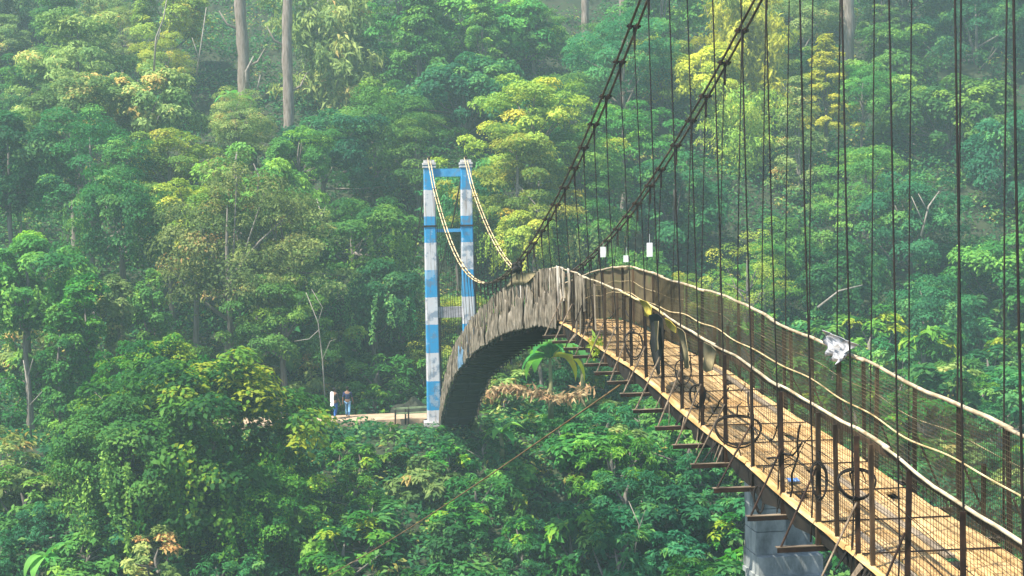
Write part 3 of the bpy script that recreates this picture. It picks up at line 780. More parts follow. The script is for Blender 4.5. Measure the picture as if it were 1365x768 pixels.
# ---- feature trees, placed where the photograph shows them: (px, py, distance, mesh, colour, scale, zscale, label)
FEATURE = [
    (712, 165, 103, 'layer0', 'pale', 1.12, 1.0, 'wide pale yellow-green tree with flat leaf tiers just right of the tower top'),
    (690, 235, 99, 'layer1', 'pale', 0.92, 1.0, 'pale yellow-green tree leaning out beside the upper half of the tower'),
    (770, 225, 104, 'layer2', 'mid', 0.85, 1.0, None),
    (990, 66, 122, 'feather0', 'yellow', 1.5, 1.35, 'tall bright yellow-leaved tree behind the right main cable'),
    (935, 105, 119, 'round2', 'yellow', 0.75, 1.1, 'smaller yellow tree below and left of the tall yellow one'),
    (1100, 112, 117, 'cone0', 'yellow', 0.75, 1.0, 'narrow yellow tree at the foot of the stout bare trunk'),
    (985, 190, 116, 'feather1', 'pale', 1.15, 1.2, 'light green tree under the tall yellow tree behind the hangers'),
    (1065, 215, 113, 'cone1', 'olive', 0.95, 1.15, None),
    (1190, 90, 128, 'layer1', 'mid', 1.2, 1.0, None),
    (1300, 70, 130, 'round1', 'teal', 1.3, 1.0, None),
    (1265, 160, 118, 'round2', 'mid', 1.1, 1.0, None),
    (1150, 130, 116, 'round1', 'mid', 0.7, 1.0, None),
    (315, 165, 106, 'round3', 'olive', 0.6, 1.0, None),
    (398, 215, 103, 'round0', 'mid', 0.65, 1.0, None),
    (1215, 300, 103, 'layer0', 'teal', 1.15, 1.1, 'blue-green tree with drooping tiers behind the right-hand railing hangers'),
    (1155, 250, 108, 'layer2', 'mid', 1.0, 1.0, None),
    (1335, 230, 110, 'round0', 'teal', 1.1, 1.1, None),
    (1340, 380, 98, 'round2', 'mid', 0.9, 1.1, None),
    (1120, 370, 97, 'mound0', 'dark', 0.85, 1.0, None),
    (1240, 420, 95, 'mound1', 'teal', 0.8, 1.0, None),
    (560, 95, 122, 'cone0', 'mid', 1.25, 1.0, 'tall cone-shaped mid-green tree rising above the tower'),
    (440, 75, 125, 'feather2', 'olive', 1.5, 1.3, 'tall soft olive tree just right of the straight bare trunk'),
    (500, 190, 112, 'round1', 'mid', 1.05, 1.1, None),
    (430, 215, 108, 'round0', 'teal', 1.0, 1.0, None),
    (555, 205, 110, 'layer2', 'mid', 0.9, 1.1, None),
    (620, 130, 118, 'round2', 'teal', 1.05, 1.0, None),
    (105, 85, 116, 'layer1', 'olive', 1.15, 1.1, 'spreading grey-olive tree high on the hillside near the frame edge'),
    (185, 145, 108, 'round2', 'olive', 0.9, 1.1, 'olive tree with sandy tips above the creeper thicket'),
    (95, 165, 106, 'round0', 'olive', 0.85, 1.1, None),
    (225, 225, 100, 'layer0', 'pale', 0.85, 1.0, 'yellowish tiered tree on the slope above the creeper thicket'),
    (120, 230, 99, 'round1', 'dark', 0.95, 1.1, None),
    (340, 270, 97, 'round2', 'mid', 0.95, 1.1, None),
    (305, 345, 88, 'round3', 'olive', 1.12, 1.25, 'large sage-olive tree with spreading boughs standing above the creeper thicket'),
    (375, 330, 90, 'layer2', 'olive', 0.95, 1.1, None),
    (375, 425, 86, 'layer0', 'mid', 0.78, 1.1, None),
    (255, 300, 92, 'round0', 'pale', 0.75, 1.0, None),
    (35, 385, 84, 'mound0', 'mid', 0.80, 1.05, 'rounded mid-green tree cloaked in creeper by the frame edge'),
    (160, 290, 92, 'mound1', 'dark', 0.75, 1.2, None),
    (10, 220, 100, 'mound0', 'teal', 0.9, 1.1, None),
    (470, 320, 96, 'mound1', 'mid', 0.8, 1.0, None),
    (500, 400, 92, 'mound0', 'teal', 0.72, 1.0, None),
    (780, 320, 100, 'mound1', 'mid', 0.75, 1.1, None),
    (690, 320, 96, 'mound0', 'pale', 0.55, 1.0, None),
    (900, 280, 106, 'round0', 'dark', 1.0, 1.1, None),
    (830, 90, 120, 'round1', 'teal', 1.2, 1.0, None),
    (830, 190, 110, 'layer0', 'mid', 1.0, 1.0, None),
    (115, 470, 80, 'column0', 'lush', 0.85, 1.0, 'green column of creeper on a dead stump left of the thicket'),
    (80, 500, 79, 'column1', 'mid', 0.75, 1.0, None),
    (158, 450, 82, 'column0', 'olive', 0.7, 1.0, None),
    (205, 450, 84, 'column1', 'mid', 0.7, 1.1, None),
]
for px, py, d, key, col, sc, sz, lab in FEATURE:
    c = at(px, py, d); g = gz(c.x, c.y); H = PROTO[key][3]*sc*sz
    if c.z < g+H*0.55: c.z = g+H*0.55
    nm = {'cone': 'conical_tree', 'layer': 'tiered_tree', 'column': 'creeper_column'}.get(key.rstrip('0123456789'), 'broadleaf_tree')
    tree(c, key, col, sc, nm, lab, sz=sz)

# ---- the rest of the forest
def species(px, py):
    r = rnd.random()
    if px < 300: tab = (('olive', .42), ('mid', .24), ('pale', .30), ('dark', .04))
    elif px < 560: tab = (('mid', .42), ('olive', .28), ('teal', .06), ('pale', .24))
    elif px < 880: tab = (('teal', .22), ('mid', .5), ('dark', .04), ('pale', .24))
    elif px < 1080: tab = (('mid', .38), ('olive', .2), ('pale', .42))
    else: tab = (('teal', .36), ('mid', .48), ('dark', .05), ('pale', .11))
    for k, p in tab:
        r -= p
        if r <= 0: return k
    return 'mid'
FEX = [(px, py, 0.75*PROTO[k][2]*sc*F_PX/d, 0.9*PROTO[k][3]*sc*sz*F_PX/d, d) for px, py, d, k, col, sc, sz, lab in FEATURE]
placed = [(t[0].location.x, t[0].location.y, 3.6) for t in TREES]
y = 91.0
while y < 172:
    x = -0.24*y-6
    while x < 0.50*y+6:
        xx = x+rnd.uniform(-1.9, 1.9); yy = y+rnd.uniform(-1.9, 1.9)
        if all((xx-a)**2+(yy-b)**2 > r*r for a, b, r in placed):
            sc = rnd.choice((rnd.uniform(0.5, 0.8), rnd.uniform(0.75, 1.2)))*(0.8 if yy < 100 else 1.0)
            key = rnd.choice(['round0', 'round1', 'round2', 'round3', 'layer0', 'layer1', 'layer2', 'layer3', 'mound0', 'mound1', 'mound2', 'cone0', 'cone1', 'sparse0', 'sparse1', 'sparse2', 'feather0', 'feather1', 'feather2', 'feather0', 'feather1'])
            H = PROTO[key][3]*sc; zc = gz(xx, yy)+H*rnd.uniform(0.75, 1.0)+rnd.uniform(0.5, 4.0)
            px, py = project((xx, yy, zc))
            if any(abs(px-bx) < 40 and py < by+25 for bx, by in ((383, 165), (322, 118), (1128, 78), (779, 22), (830, 40))): x += 4.9; continue
            if any(yy < d-1 and ((px-a)/(b+25))**2+((py-c)/(e+25))**2 < 1 for a, c, b, e, d in FEX): x += 4.9; continue
            if any(abs(px-bx) < 34 and -20 < py-by < 62 for bx, by in ((520, 285), (228, 140), (312, 135))): x += 4.9; continue
            if py > -90 and -90 < px < 1460:
                nm = {'cone': 'conical_tree', 'layer': 'tiered_tree', 'feather': 'feathery_tree'}.get(key.rstrip('0123456789'), 'broadleaf_tree')
                tree((xx, yy, zc), key, species(px, py), sc, nm); placed.append((xx, yy, 3.0))
        x += 4.9
    y += 4.4

# ---- creeper thicket at lower left
for px, py, d, sc, key, col, lab in ((282, 606, 69, 0.84, 'thicket0', 'lush', 'big creeper-smothered tree with bright glossy leaves at the bottom left of the bridge'),
                                     (175, 610, 68, 0.62, 'thicket1', 'mid', 'creeper-hung bush on the near flank of the big creeper-smothered tree'),
                                     (345, 676, 67, 0.42, 'thicket1', 'lush', 'bright green creeper mound in front of the two walkers'),
                                     (215, 520, 72, 0.46, 'thicket0', 'lush', 'creeper hummock rising behind the big creeper-smothered tree')):
    c = at(px, py, d); tree(c, key, col, sc, 'creeper_covered_tree', lab, 'creeper thicket on the far bank')

# ---- shrubs on the far bank
y = 56.5
while y < 80.5:
    x = -0.235*y-4
    while x < 0.47*y+3:
        xx = x+rnd.uniform(-0.9, 0.9); yy = y+rnd.uniform(-0.8, 0.8)
        onp = (-9 < xx < 9 and 78.6 < yy) or (yy > 70.5 and -9.5 < xx < -4.2 and yy > 73)
        if not onp:
            px, py = project((xx, yy, gz(xx, yy)+1))
            key = rnd.choice(['shrub0', 'shrub1', 'shrub2', 'shrub3', 'shrub1', 'broad0', 'broad1'])
            if px < 480: col = rnd.choice(['dark', 'mid', 'teal', 'lush', 'olive'])
            else: col = rnd.choice(['lush', 'lush', 'dark', 'mid', 'lush', 'teal', 'dark', 'olive'] if py < 660 else ['lush', 'dark', 'teal', 'dark', 'lush'])
            sc = rnd.uniform(0.7, 1.15)
            if yy > 72.5 and px < 760: sc *= 0.34 if yy > 75 else 0.6
            elif px < 760: sc *= 0.85
            elif px < 805 and yy > 73.5: sc *= 0.5
            shrub(xx, yy, key, col, sc)
        x += 2.7
    y += 2.6
# ---- shrubs behind the path and along the foot of the forest
y = 86.4
while y < 97:
    x = -0.235*y-4
    while x < 0.47*y+3:
        xx = x+rnd.uniform(-1, 1); yy = y+rnd.uniform(-0.9, 0.9); sc = rnd.uniform(0.7, 1.2)
        if yy < 88.5 and -9.5 < xx < 9: sc *= 0.55
        px, py = project((xx, yy, gz(xx, yy)+1))
        if not (690 < px < 792 and 430 < py < 560 and yy < 91):
            shrub(xx, yy, rnd.choice(['shrub0', 'shrub1', 'shrub2', 'broad0']), rnd.choice(['mid', 'dark', 'olive', 'olive', 'lush'] if xx < 20 else ['mid', 'teal', 'lush', 'dark']), sc)
        x += 3.4
    y += 3.3

# ---- undergrowth that nobody could count
def undergrowth():
    n = 8200; y = rng.uniform(54, 150, n); x = rng.uniform(-0.26, 0.5, n)*y+rng.uniform(-4, 4, n)
    keep = ~((np.abs(y-83) < 2.6) & (x > -9.5) & (x < 9)); x, y = x[keep], y[keep]; n = len(x)
    z = ground(x, y); S = rng.uniform(0.35, 0.95, n)*np.where(y > 96, 1.8, 1.0); z = z+np.where(y > 96, S*0.4, 0); ct = np.clip(rng.normal(0.4, 0.25, n), 0, 1)
    k = 34; idx = np.repeat(np.arange(n), k); u = unit(n*k, rng); u[:, 2] = np.abs(u[:, 2])
    P = np.stack([x, y, z], -1)[idx]+u*S[idx][:, None]*rng.uniform(0.4, 1, n*k)[:, None]*np.array([1.3, 1.3, 1.1])
    N = u*0.6+np.array([0, -0.1, 0.7])+rng.normal(size=(n*k, 3))*0.4
    V, Q, T = leaf_cloud(P, N, rng.uniform(0.18, 0.42, n*k), 0.5, 0.2, 0.4, np.clip(ct[idx]+rng.normal(0, .12, n*k), 0, 1))
    me = np_mesh('undergrowth', V, Q, leaf_mat('leaf_undergrowth', ((0.008,0.05,0.016),(0.022,0.095,0.026),(0.10,0.18,0.04),(0.24,0.20,0.05))), T)
    props(link('undergrowth', me), 'low leafy undergrowth covering the ground between the trees', 'undergrowth', kind='stuff')
undergrowth()

# ---- the wood goes on past both sides of the frame
def side_wood():
    rr = random.Random(77); VV = []; TT = []
    keys = ['round0', 'round1', 'round3', 'layer1', 'layer3', 'mound0', 'cone1', 'feather0']
    cache = {}
    for k in keys:
        me = PROTO[k][0]; nv = len(me.vertices); co = np.empty(nv*3, np.float32); me.vertices.foreach_get('co', co)
        tn = np.empty(nv, np.float32); me.attributes['tint'].data.foreach_get('value', tn); cache[k] = (co.reshape(-1, 4, 3), tn.reshape(-1, 4))
    for side in (-1, 1):
        for y in np.arange(58, 168, 5.5):
            for q in range(4):
                yy = y+rr.uniform(-2, 2); edge = (-0.235*yy-4.5) if side < 0 else (0.475*yy+5.5); xx = edge+side*(q*5.6+rr.uniform(-1.5, 1.5))
                k = rr.choice(keys); co, tn = cache[k]; sc = rr.uniform(0.7, 1.1)*(0.6 if yy < 86 else 1); sel = np.arange(rr.randrange(5), len(co), 5)
                c = co[sel]; ctr = c.mean(1, keepdims=True); c = ctr+(c-ctr)*1.9; a = rr.uniform(0, 6.28); ca, sa = math.cos(a), math.sin(a)
                c = c@np.array([[ca, sa, 0], [-sa, ca, 0], [0, 0, 1]])*sc+np.array([xx, yy, gz(xx, yy)+PROTO[k][3]*sc*0.85])
                VV.append(c.reshape(-1, 3)); TT.append(np.clip(tn[sel]*0.8+rr.uniform(-0.1, 0.2), 0, 1).ravel())
    V = np.concatenate(VV); T = np.concatenate(TT)
    me = np_mesh('side_wood', V, np.arange(len(V)).reshape(-1, 4), L['mid'], T)
    props(link('side_wood', me), 'dense green wood continuing past both sides of the view', 'wood', kind='stuff')
side_wood()

# ---- bare trunks that stand above the canopy
def bare_trunk(px, py0, py1, d, wpx, label, m=M_PALEBARK, stubs=2):
    d0 = d
    while d < 165 and at(px[1], py1+28, d).z > gz(at(px[1], py1+28, d).x, d)+0.4: d += 0.5
    a = at(px[1], py1+40, d); e = at(px[0], py0, d); r = wpx/2.3/F_PX*d
    g = gz(a.x, a.y)
    zb = min(a.z, g+0.5)
    t = empty('bare_tree', (a.x, a.y, zb), label, 'tree')
    b = MB(); pts = []; rs = []
    for i in range(14):
        q = i/13; p = Vector((a.x, a.y, zb)).lerp(e, q)-Vector((a.x, a.y, zb))
        pts.append(p+Vector((r*0.15*math.sin(q*9+px[0]), 0, 0))); rs.append(r*(1.05-0.22*q)*(1+0.10*math.sin(i*2.3)))
    b.tube(pts, rs, 10); tr = link('trunk', b.mesh('trunk', m, True), t)
    for i in range(stubs):
        b = MB(); q = pts[4+3*i]; s = (-1)**i
        b.tube([q, q+Vector((s*r*2.2, -0.1, 0.5)), q+Vector((s*r*3.4, -0.3, 1.6))], [r*0.3, r*0.2, r*0.06], 5); link('branch', b.mesh('branch', m, True), t)
bare_trunk((383, 384), -60, 165, 104, 17, 'straight bare grey-brown tree trunk, the one reaching lower of the pair above the canopy')
bare_trunk((319, 326), -60, 118, 108, 19, 'pale bare tree trunk beside the straighter one, lost in leaves at its foot')
bare_trunk((1128, 1128), -60, 78, 116, 25, 'stout bare brown trunk behind the hangers beside the yellow trees', stubs=0)
bare_trunk((776, 782), -60, 22, 126, 12, 'slim bare trunk at the top edge left of the near cables', stubs=0)
bare_trunk((826, 834), -60, 40, 124, 14, 'leaning bare trunk at the top edge just under the steep left cable', stubs=1)

def dead_twigs(pix, d, r, label, name='dead_branch', m=M_DEADWOOD):
    lines = [[at(x, y, d+0.1*i) for i, (x, y) in enumerate(l)] for l in pix]
    o = lines[0][0]; b = MB()
    for i, l in enumerate(lines):
        k = r*(1 if i == 0 else 0.6); n = len(l)
        b.tube([p-o for p in l], [k*(1-0.6*q/(n-1)) for q in range(n)], 5)
    t = link(name, b.mesh(name, m, True), None, o); props(t, label, 'branch'); return t
dead_twigs([[(435, 560), (430, 480), (424, 430), (408, 390)], [(430, 480), (440, 455), (448, 452)], [(425, 440), (412, 452), (392, 455)], [(424, 430), (430, 410), (415, 385)]], 79, 0.045, 'white leafless branches standing left of the two walkers')
dead_twigs([[(41, 580), (38, 520), (31, 480)], [(38, 500), (44, 478)], [(40, 540), (56, 522)]], 78, 0.06, 'thin white dead sapling at the frame edge below the creeper column')
dead_twigs([[(205, 95), (208, 50), (218, 25), (222, 0)], [(208, 60), (214, 40)]], 106, 0.08, 'slim pale dead stem high among the olive trees')
dead_twigs([[(262, 100), (268, 60), (275, 10)], [(266, 80), (256, 50)]], 108, 0.08, 'thin pale dead stem left of the two bare trunks')
dead_twigs([[(318, 262), (312, 225), (316, 203)], [(318, 240), (326, 225)], [(343, 262), (345, 235), (338, 218)]], 92, 0.12, 'dark crooked snag poking through the olive canopy', 'dead_snag', M_BARK)
dead_twigs([[(430, 310), (428, 285), (422, 265)], [(428, 290), (434, 275)]], 92, 0.07, 'small white dead twig right of the big olive tree')
dead_twigs([[(1228, 315), (1238, 275), (1252, 255)], [(1232, 300), (1215, 262)], [(1236, 280), (1224, 258)]], 99, 0.09, 'pale bare branches in the blue-green tree behind the hangers')
dead_twigs([[(1090, 410), (1118, 388), (1150, 380)], ], 90, 0.09, 'long curved pale stem arching over the scrub behind the right handrail')
dead_twigs([[(845, 745), (852, 700), (838, 668)], [(852, 705), (860, 680)]], 63, 0.04, 'thin pale stalk in the shrubs below the bridge arch')
dead_twigs([[(330, 118), (328, 95), (338, 75)], [(343, 120), (347, 100)]], 100, 0.12, 'yellowish broken stub at the foot of the bare trunks', 'dead_snag')

# ---- banana plants
def banana(px, py, d, h, n, label, yellow=0, spread=1.0):
    if d > 90:
        while d < 150 and at(px, py, d).z-h*0.7 > gz(at(px, py, d).x, d): d += 0.5
    elif d < 74:
        while d < 75 and at(px, py, d).z-h*0.55 > gz(at(px, py, d).x, d): d += 0.25
    c = at(px, py, d); g = gz(c.x, c.y); zb = c.z-h*0.6
    t = empty('banana_plant', (c.x, c.y, min(zb, g+0.6)), label, 'banana plant'); hh = c.z-t.location.z
    b = MB(); b.tube([(0, 0, 0), (0.03, 0, hh*0.5), (0, 0, hh)], [0.16, 0.13, 0.07], 8); link('stem', b.mesh('stem', mottled('banana_stem', (0.14,0.17,0.06), (0.25,0.22,0.10), 3) if 'banana_stem' not in bpy.data.materials else bpy.data.materials['banana_stem'], True), t)
    for i in range(n):
        a = 6.283*i/n+rnd.uniform(-0.3, 0.3); ln = h*rnd.uniform(0.75, 1.1)*0.62; up = rnd.uniform(0.1, 1.25); wd = ln*0.20*rnd.uniform(0.85, 1.2)
        V = []; m = 9; ang = up; p = np.array([0, 0, hh]); dr = np.array([math.cos(a), math.sin(a), 0])*spread
        for k in range(m):
            q = k/(m-1); hw = wd*math.sin(math.pi*min(1, 0.08+0.92*q)**0.8)+0.01
            s = np.array([-math.sin(a), math.cos(a), 0])
            V += [p-s*hw+np.array([0, 0, 0.35*hw]), p, p+s*hw+np.array([0, 0, 0.35*hw])]
            p = p+(dr*math.cos(ang)+np.array([0, 0, math.sin(ang)]))*ln/(m-1); ang -= 0.26
        Q = []
        for k in range(m-1):
            for j in (0, 1): Q.append((3*k+j, 3*k+j+1, 3*k+j+4, 3*k+j+3))
        me = np_mesh('banana_leaf', np.array(V), np.array(Q), L['yellowed'] if i < yellow else L['banana'], np.full(len(V), rnd.uniform(0.2, 0.9)))
        o = link('leaf', me, t)
        if i < yellow: o['label'] = 'yellowed banana leaf'
banana(733, 478, 78.5, 4.2, 12, 'banana plant with two yellow leaves seen under the bridge arch', 3)
banana(775, 462, 84, 3.4, 7, 'banana plant with broad green leaves close under the deck edge')
banana(520, 285, 96, 3.6, 8, 'banana plant with pale upright leaves left of the tower')
banana(587, 265, 92, 4.4, 6, 'tall bright green banana plant framed between the tower posts', 0, 0.7)
banana(228, 140, 102, 4.0, 8, 'banana plant with fan of leaves in the olive canopy')
banana(312, 135, 100, 3.6, 7, 'banana plant with yellow-green leaves at the foot of the bare trunks')
banana(668, 578, 74, 2.4, 6, 'small bright banana sapling at the foot of the bridge arch')
banana(845, 600, 66, 2.2, 6, 'low banana sapling in the shrubs under the deck beams')
banana(62, 742, 65, 2.6, 7, 'banana sapling at the bottom left corner of the bank')

# ---- dry creeper band, boulder, small bank details
def dry_band():
    pts = [at(x, y, 77-0.05*i) for i, (x, y) in enumerate([(650, 528), (668, 518), (690, 516), (715, 524), (742, 530), (765, 528), (785, 515)])]
    o = pts[0].copy(); n = 700; i = rng.integers(0, len(pts)-1, n); f = rng.random(n)
    A = np.array([tuple(p-o) for p in pts]); P = A[i]*(1-f)[:, None]+A[i+1]*f[:, None]+rng.normal(size=(n, 3))*np.array([0.2, 0.25, 0.08])
    N = rng.normal(size=(n, 3))+np.array([0, -0.4, 0.8])
    V, Q, T = leaf_cloud(P, N, rng.uniform(0.25, 0.6, n), 0.22, 0.2, 1.2, rng.random(n))
    me = np_mesh('dead_creeper', V, Q, leaf_mat('leaf_dry', ((0.22,0.14,0.06),(0.38,0.26,0.11),(0.44,0.33,0.16)), 0.2), T)
    props(link('dead_creeper', me, None, o), 'band of dry orange-brown dead creeper under the bridge arch', 'creeper')
dry_band()
def boulder():
    c = at(551, 552, 86.4); b = MB(); me = bpy.data.meshes.new('boulder'); bm = bmesh.new()
    bmesh.ops.create_icosphere(bm, subdivisions=3, radius=1.0); rr = random.Random(3)
    for v in bm.verts:
        p = v.co; k = 1+0.10*math.sin(p.x*5+1)+0.08*math.sin(p.y*6+p.z*4)
        v.co = Vector((p.x*1.7*(1-0.75*max(0, p.z)), p.y*1.0, p.z*0.95))*k*(1+0.10*math.sin(p.x*9+p.z*7)*math.sin(p.y*8+2))
    bm.to_mesh(me); bm.free(); me.materials.append(M_ROCK)
    props(link('boulder', me, None, c), 'dark mossy boulder behind the path railing', 'boulder')
boulder()

def path_railing():
    d = 81.9; c = at(550, 568, d); t = empty('path_railing', c, 'weathered green two-bar railing on the path edge beside the tower foot', 'railing')
    for a, e in (((525, 545), (575, 542)), ((527, 551.5), (575, 549))):
        b = MB(); b.bar(at(*a, d)-c, at(*e, d)-c, 0.09, 0.09); link('rail', b.mesh('rail', M_GREENPAINT), t)
    for x, dd in ((527, 0), (540.5, 0.25), (544.5, 0), (573, 0)):
        b = MB(); b.bar(at(x, 571, d+dd)-c, at(x, 542.5, d+dd)-c, 0.09, 0.09); link('post', b.mesh('post', M_RUST), t)
path_railing()

# ------------------------------------------------------------------ people
def skin_mesh(name, verts, edges, radii, m, parent, root=0, levels=1):
    me = bpy.data.meshes.new(name); me.from_pydata(verts, edges, []); me.materials.append(m)
    o = link(name, me, parent)
    md = o.modifiers.new('Skin', 'SKIN'); md.use_smooth_shade = True
    sv = me.skin_vertices[0] if me.skin_vertices else None
    if sv is None:
        bm = bmesh.new(); bm.from_mesh(me); bm.verts.layers.skin.verify(); bm.to_mesh(me); bm.free(); sv = me.skin_vertices[0]
    for i, r in enumerate(radii):
        rr = r if isinstance(r, tuple) else (r, r)
        sv.data[i].radius = rr; sv.data[i].use_root = (i == root)
    s = o.modifiers.new('Subsurf', 'SUBSURF'); s.levels = levels; s.render_levels = levels
    return o
def person(loc, face, label, top, legs_m, hair, skin, stride):
    t = empty('person', loc, label, 'person', rz=face)
    V = []; E = []; R = []
    def add(p, r, par=None):
        V.append(p); R.append(r); i = len(V)-1
        if par is not None: E.append((par, i))
        return i
    pel = add((0, 0, 0.92), (0.14, 0.10)); ch = add((0, 0.01, 1.18), (0.14, 0.095), pel); up = add((0, 0, 1.38), (0.14, 0.09), ch)
    nk = add((0, 0, 1.47), 0.05, up); hd = add((0, -0.01, 1.55), (0.07, 0.08), nk); add((0, -0.01, 1.66), (0.065, 0.075), hd)
    for s in (-1, 1):
        sw = stride*s
        hp = add((0.09*s, 0, 0.86), 0.085, pel); kn = add((0.10*s, -0.09*sw-0.03, 0.48), 0.058, hp); an = add((0.10*s, -0.26*sw+0.05, 0.08), 0.04, kn)
        add((0.11*s, -0.26*sw-0.10, 0.035), 0.038, an)
        sh = add((0.18*s, 0, 1.36), 0.055, up); el = add((0.24*s, 0.10*sw+0.02, 1.08), 0.04, sh); wr = add((0.25*s, 0.20*sw-0.06, 0.85), 0.028, el)
        pm = add((0.25*s, 0.22*sw-0.08, 0.79), (0.034, 0.02), wr)
        for f in range(4):
            k = add((0.25*s+0.004*s, 0.22*sw-0.11+0.021*f, 0.735), 0.010, pm); add((0.25*s-0.008*s, 0.22*sw-0.115+0.021*f, 0.69+0.006*abs(f-1.5)), 0.008, k)
        k = add((0.25*s-0.01*s, 0.22*sw-0.135, 0.80), 0.010, wr); add((0.25*s-0.02*s, 0.22*sw-0.15, 0.755), 0.009, k)
    skin_mesh('body', V, E, R, skin, t)
    V2 = []; E2 = []; R2 = []
    V, E, R = V2, E2, R2
    def add2(p, r, par=None):
        V2.append(p); R2.append(r); i = len(V2)-1
        if par is not None: E2.append((par, i))
        return i
    a = add2((0, 0, 0.90), (0.165, 0.125)); b = add2((0, 0.01, 1.18), (0.16, 0.115), a); c = add2((0, 0, 1.39), (0.155, 0.105), b)
    for s in (-1, 1):
        sw = stride*s; d = add2((0.19*s, 0, 1.37), 0.072, c); add2((0.24*s, 0.10*sw+0.02, 1.09), 0.056, d)
    skin_mesh('shirt', V2, E2, R2, top, t)
    V2, E2, R2 = [], [], []
    def add3(p, r, par=None):
        V2.append(p); R2.append(r); i = len(V2)-1
        if par is not None: E2.append((par, i))
        return i
    a = add3((0, 0, 0.93), (0.155, 0.118))
    for s in (-1, 1):
        sw = stride*s; h_ = add3((0.09*s, 0, 0.84), 0.10, a); k = add3((0.10*s, -0.09*sw-0.03, 0.48), 0.075, h_); add3((0.10*s, -0.26*sw+0.05, 0.11), 0.06, k)
    skin_mesh('trousers', V2, E2, R2, legs_m, t)
    me = bpy.data.meshes.new('hair'); bm = bmesh.new(); bmesh.ops.create_icosphere(bm, subdivisions=2, radius=0.105)
    for v in bm.verts: v.co = Vector((v.co.x*0.92, v.co.y*1.05+0.02, max(v.co.z, -0.09 if v.co.y > 0 else 0.02)+1.63))
    bm.to_mesh(me); bm.free(); me.materials.append(hair); link('hair', me, t)
    return t
M_SKIN = mottled('skin', (0.20,0.11,0.07), (0.26,0.15,0.10), 6); M_HAIR = mottled('hair', (0.006,0.005,0.005), (0.015,0.012,0.01), 8)
M_NAVY = mottled('navy_shirt', (0.010,0.018,0.06), (0.02,0.035,0.11), 6); M_DENIM = mottled('light_denim', (0.13,0.30,0.52), (0.22,0.42,0.66), 6)
M_BLUET = mottled('blue_trousers', (0.02,0.08,0.30), (0.04,0.14,0.42), 6)
p = at(447, 563, 82.9); person((p.x, p.y, -10.66), 2.4, 'walker in black top with white bag strap and blue trousers on the path', M_BLACKC, M_BLUET, M_HAIR, M_SKIN, 0.5)
bag = MB(); q = at(442.5, 531, 82.6); bag.sheet([[(-0.09, -0.03, -0.42), (0, -0.06, -0.44), (0.09, -0.03, -0.40)], [(-0.10, -0.05, 0), (0, -0.09, 0.01), (0.09, -0.05, 0)], [(-0.08, -0.03, 0.34), (0, -0.06, 0.37), (0.08, -0.03, 0.34)]], 0.07, (0, 1, 0))
props(link('shoulder_bag', bag.mesh('shoulder_bag', M_WHITE, True), None, q), 'long white bag slung on the walker in black', 'bag')
p = at(464, 563, 83.3); person((p.x, p.y, -10.66), 2.9, 'walker in navy shirt and light blue jeans on the path', M_NAVY, M_DENIM, M_HAIR, M_SKIN, 0.7)

# ------------------------------------------------------------------ things hung on the bridge
# the coils are rings of wire lying in a near-vertical plane that faces along the bridge
def ring(px, py, d_off, X, wpx, hpx, turns, r, label):
    c = onx(px, py, X); s = F_PX/c.y; rx, rz = wpx/2/s, hpx/2/s; b = MB(); pts = []; n = 24*turns
    for i in range(n+1):
        a = 6.283*i/24+0.8; k = 1+0.05*math.sin(a*0.37+px)+0.04*math.sin(a*2+px)
        tn = i//24; pts.append((rx*k*(1-0.07*tn)*math.cos(a), 0.05*math.sin(a)+0.01*i/24, rz*k*(1+0.09*tn)*math.sin(a)+0.12*rz*math.cos(2*a)-0.05*rz*tn))
    b.tube(pts, r, 5)
    for q in range(3):                       # loose ends tied back to the post
        a0 = Vector(pts[(q*11+3) % len(pts)]); e0 = a0+Vector((rnd.uniform(-.12, .12), rnd.uniform(-.1, .2), rnd.uniform(-.28, .30)))
        b.tube([a0, a0.lerp(e0, 0.5)+Vector((0.04*math.sin(q*3+px), 0, 0.05)), e0], [r, r*0.8, r*0.5], 4)
    props(link('wire_coil', b.mesh('wire_coil', M_WIRE), None, c), label, 'wire coil', 'coils of black wire hung on the near railing')
ring(1092, 638, 0, XL-0.05, 24, 44, 2, 0.011, 'narrow upright loop of black wire hung left of the widest coil')
ring(1142, 643, 0, XL-0.05, 56, 36, 2, 0.012, 'widest oval coil of black wire, nearest to the camera')
ring(984, 572, 0, XL-0.05, 68, 38, 2, 0.013, 'thick arched coil of black wire at mid railing below the handrail')
ring(930, 526, 0, XL-0.05, 22, 28, 2, 0.013, 'small round coil of black wire above the third outrigger beam')
ring(911, 494, 0, XL-0.05, 22, 32, 1, 0.012, 'open hook of black wire below the sackcloth strips')
ring(845, 458, 0, XL-0.05, 26, 34, 2, 0.013, 'farthest round coil of black wire, near the bridge crest')
ring(1012, 664, 0, XL-0.06, 14, 34, 2, 0.014, 'tangled black wire loop low on a post over the concrete pier')

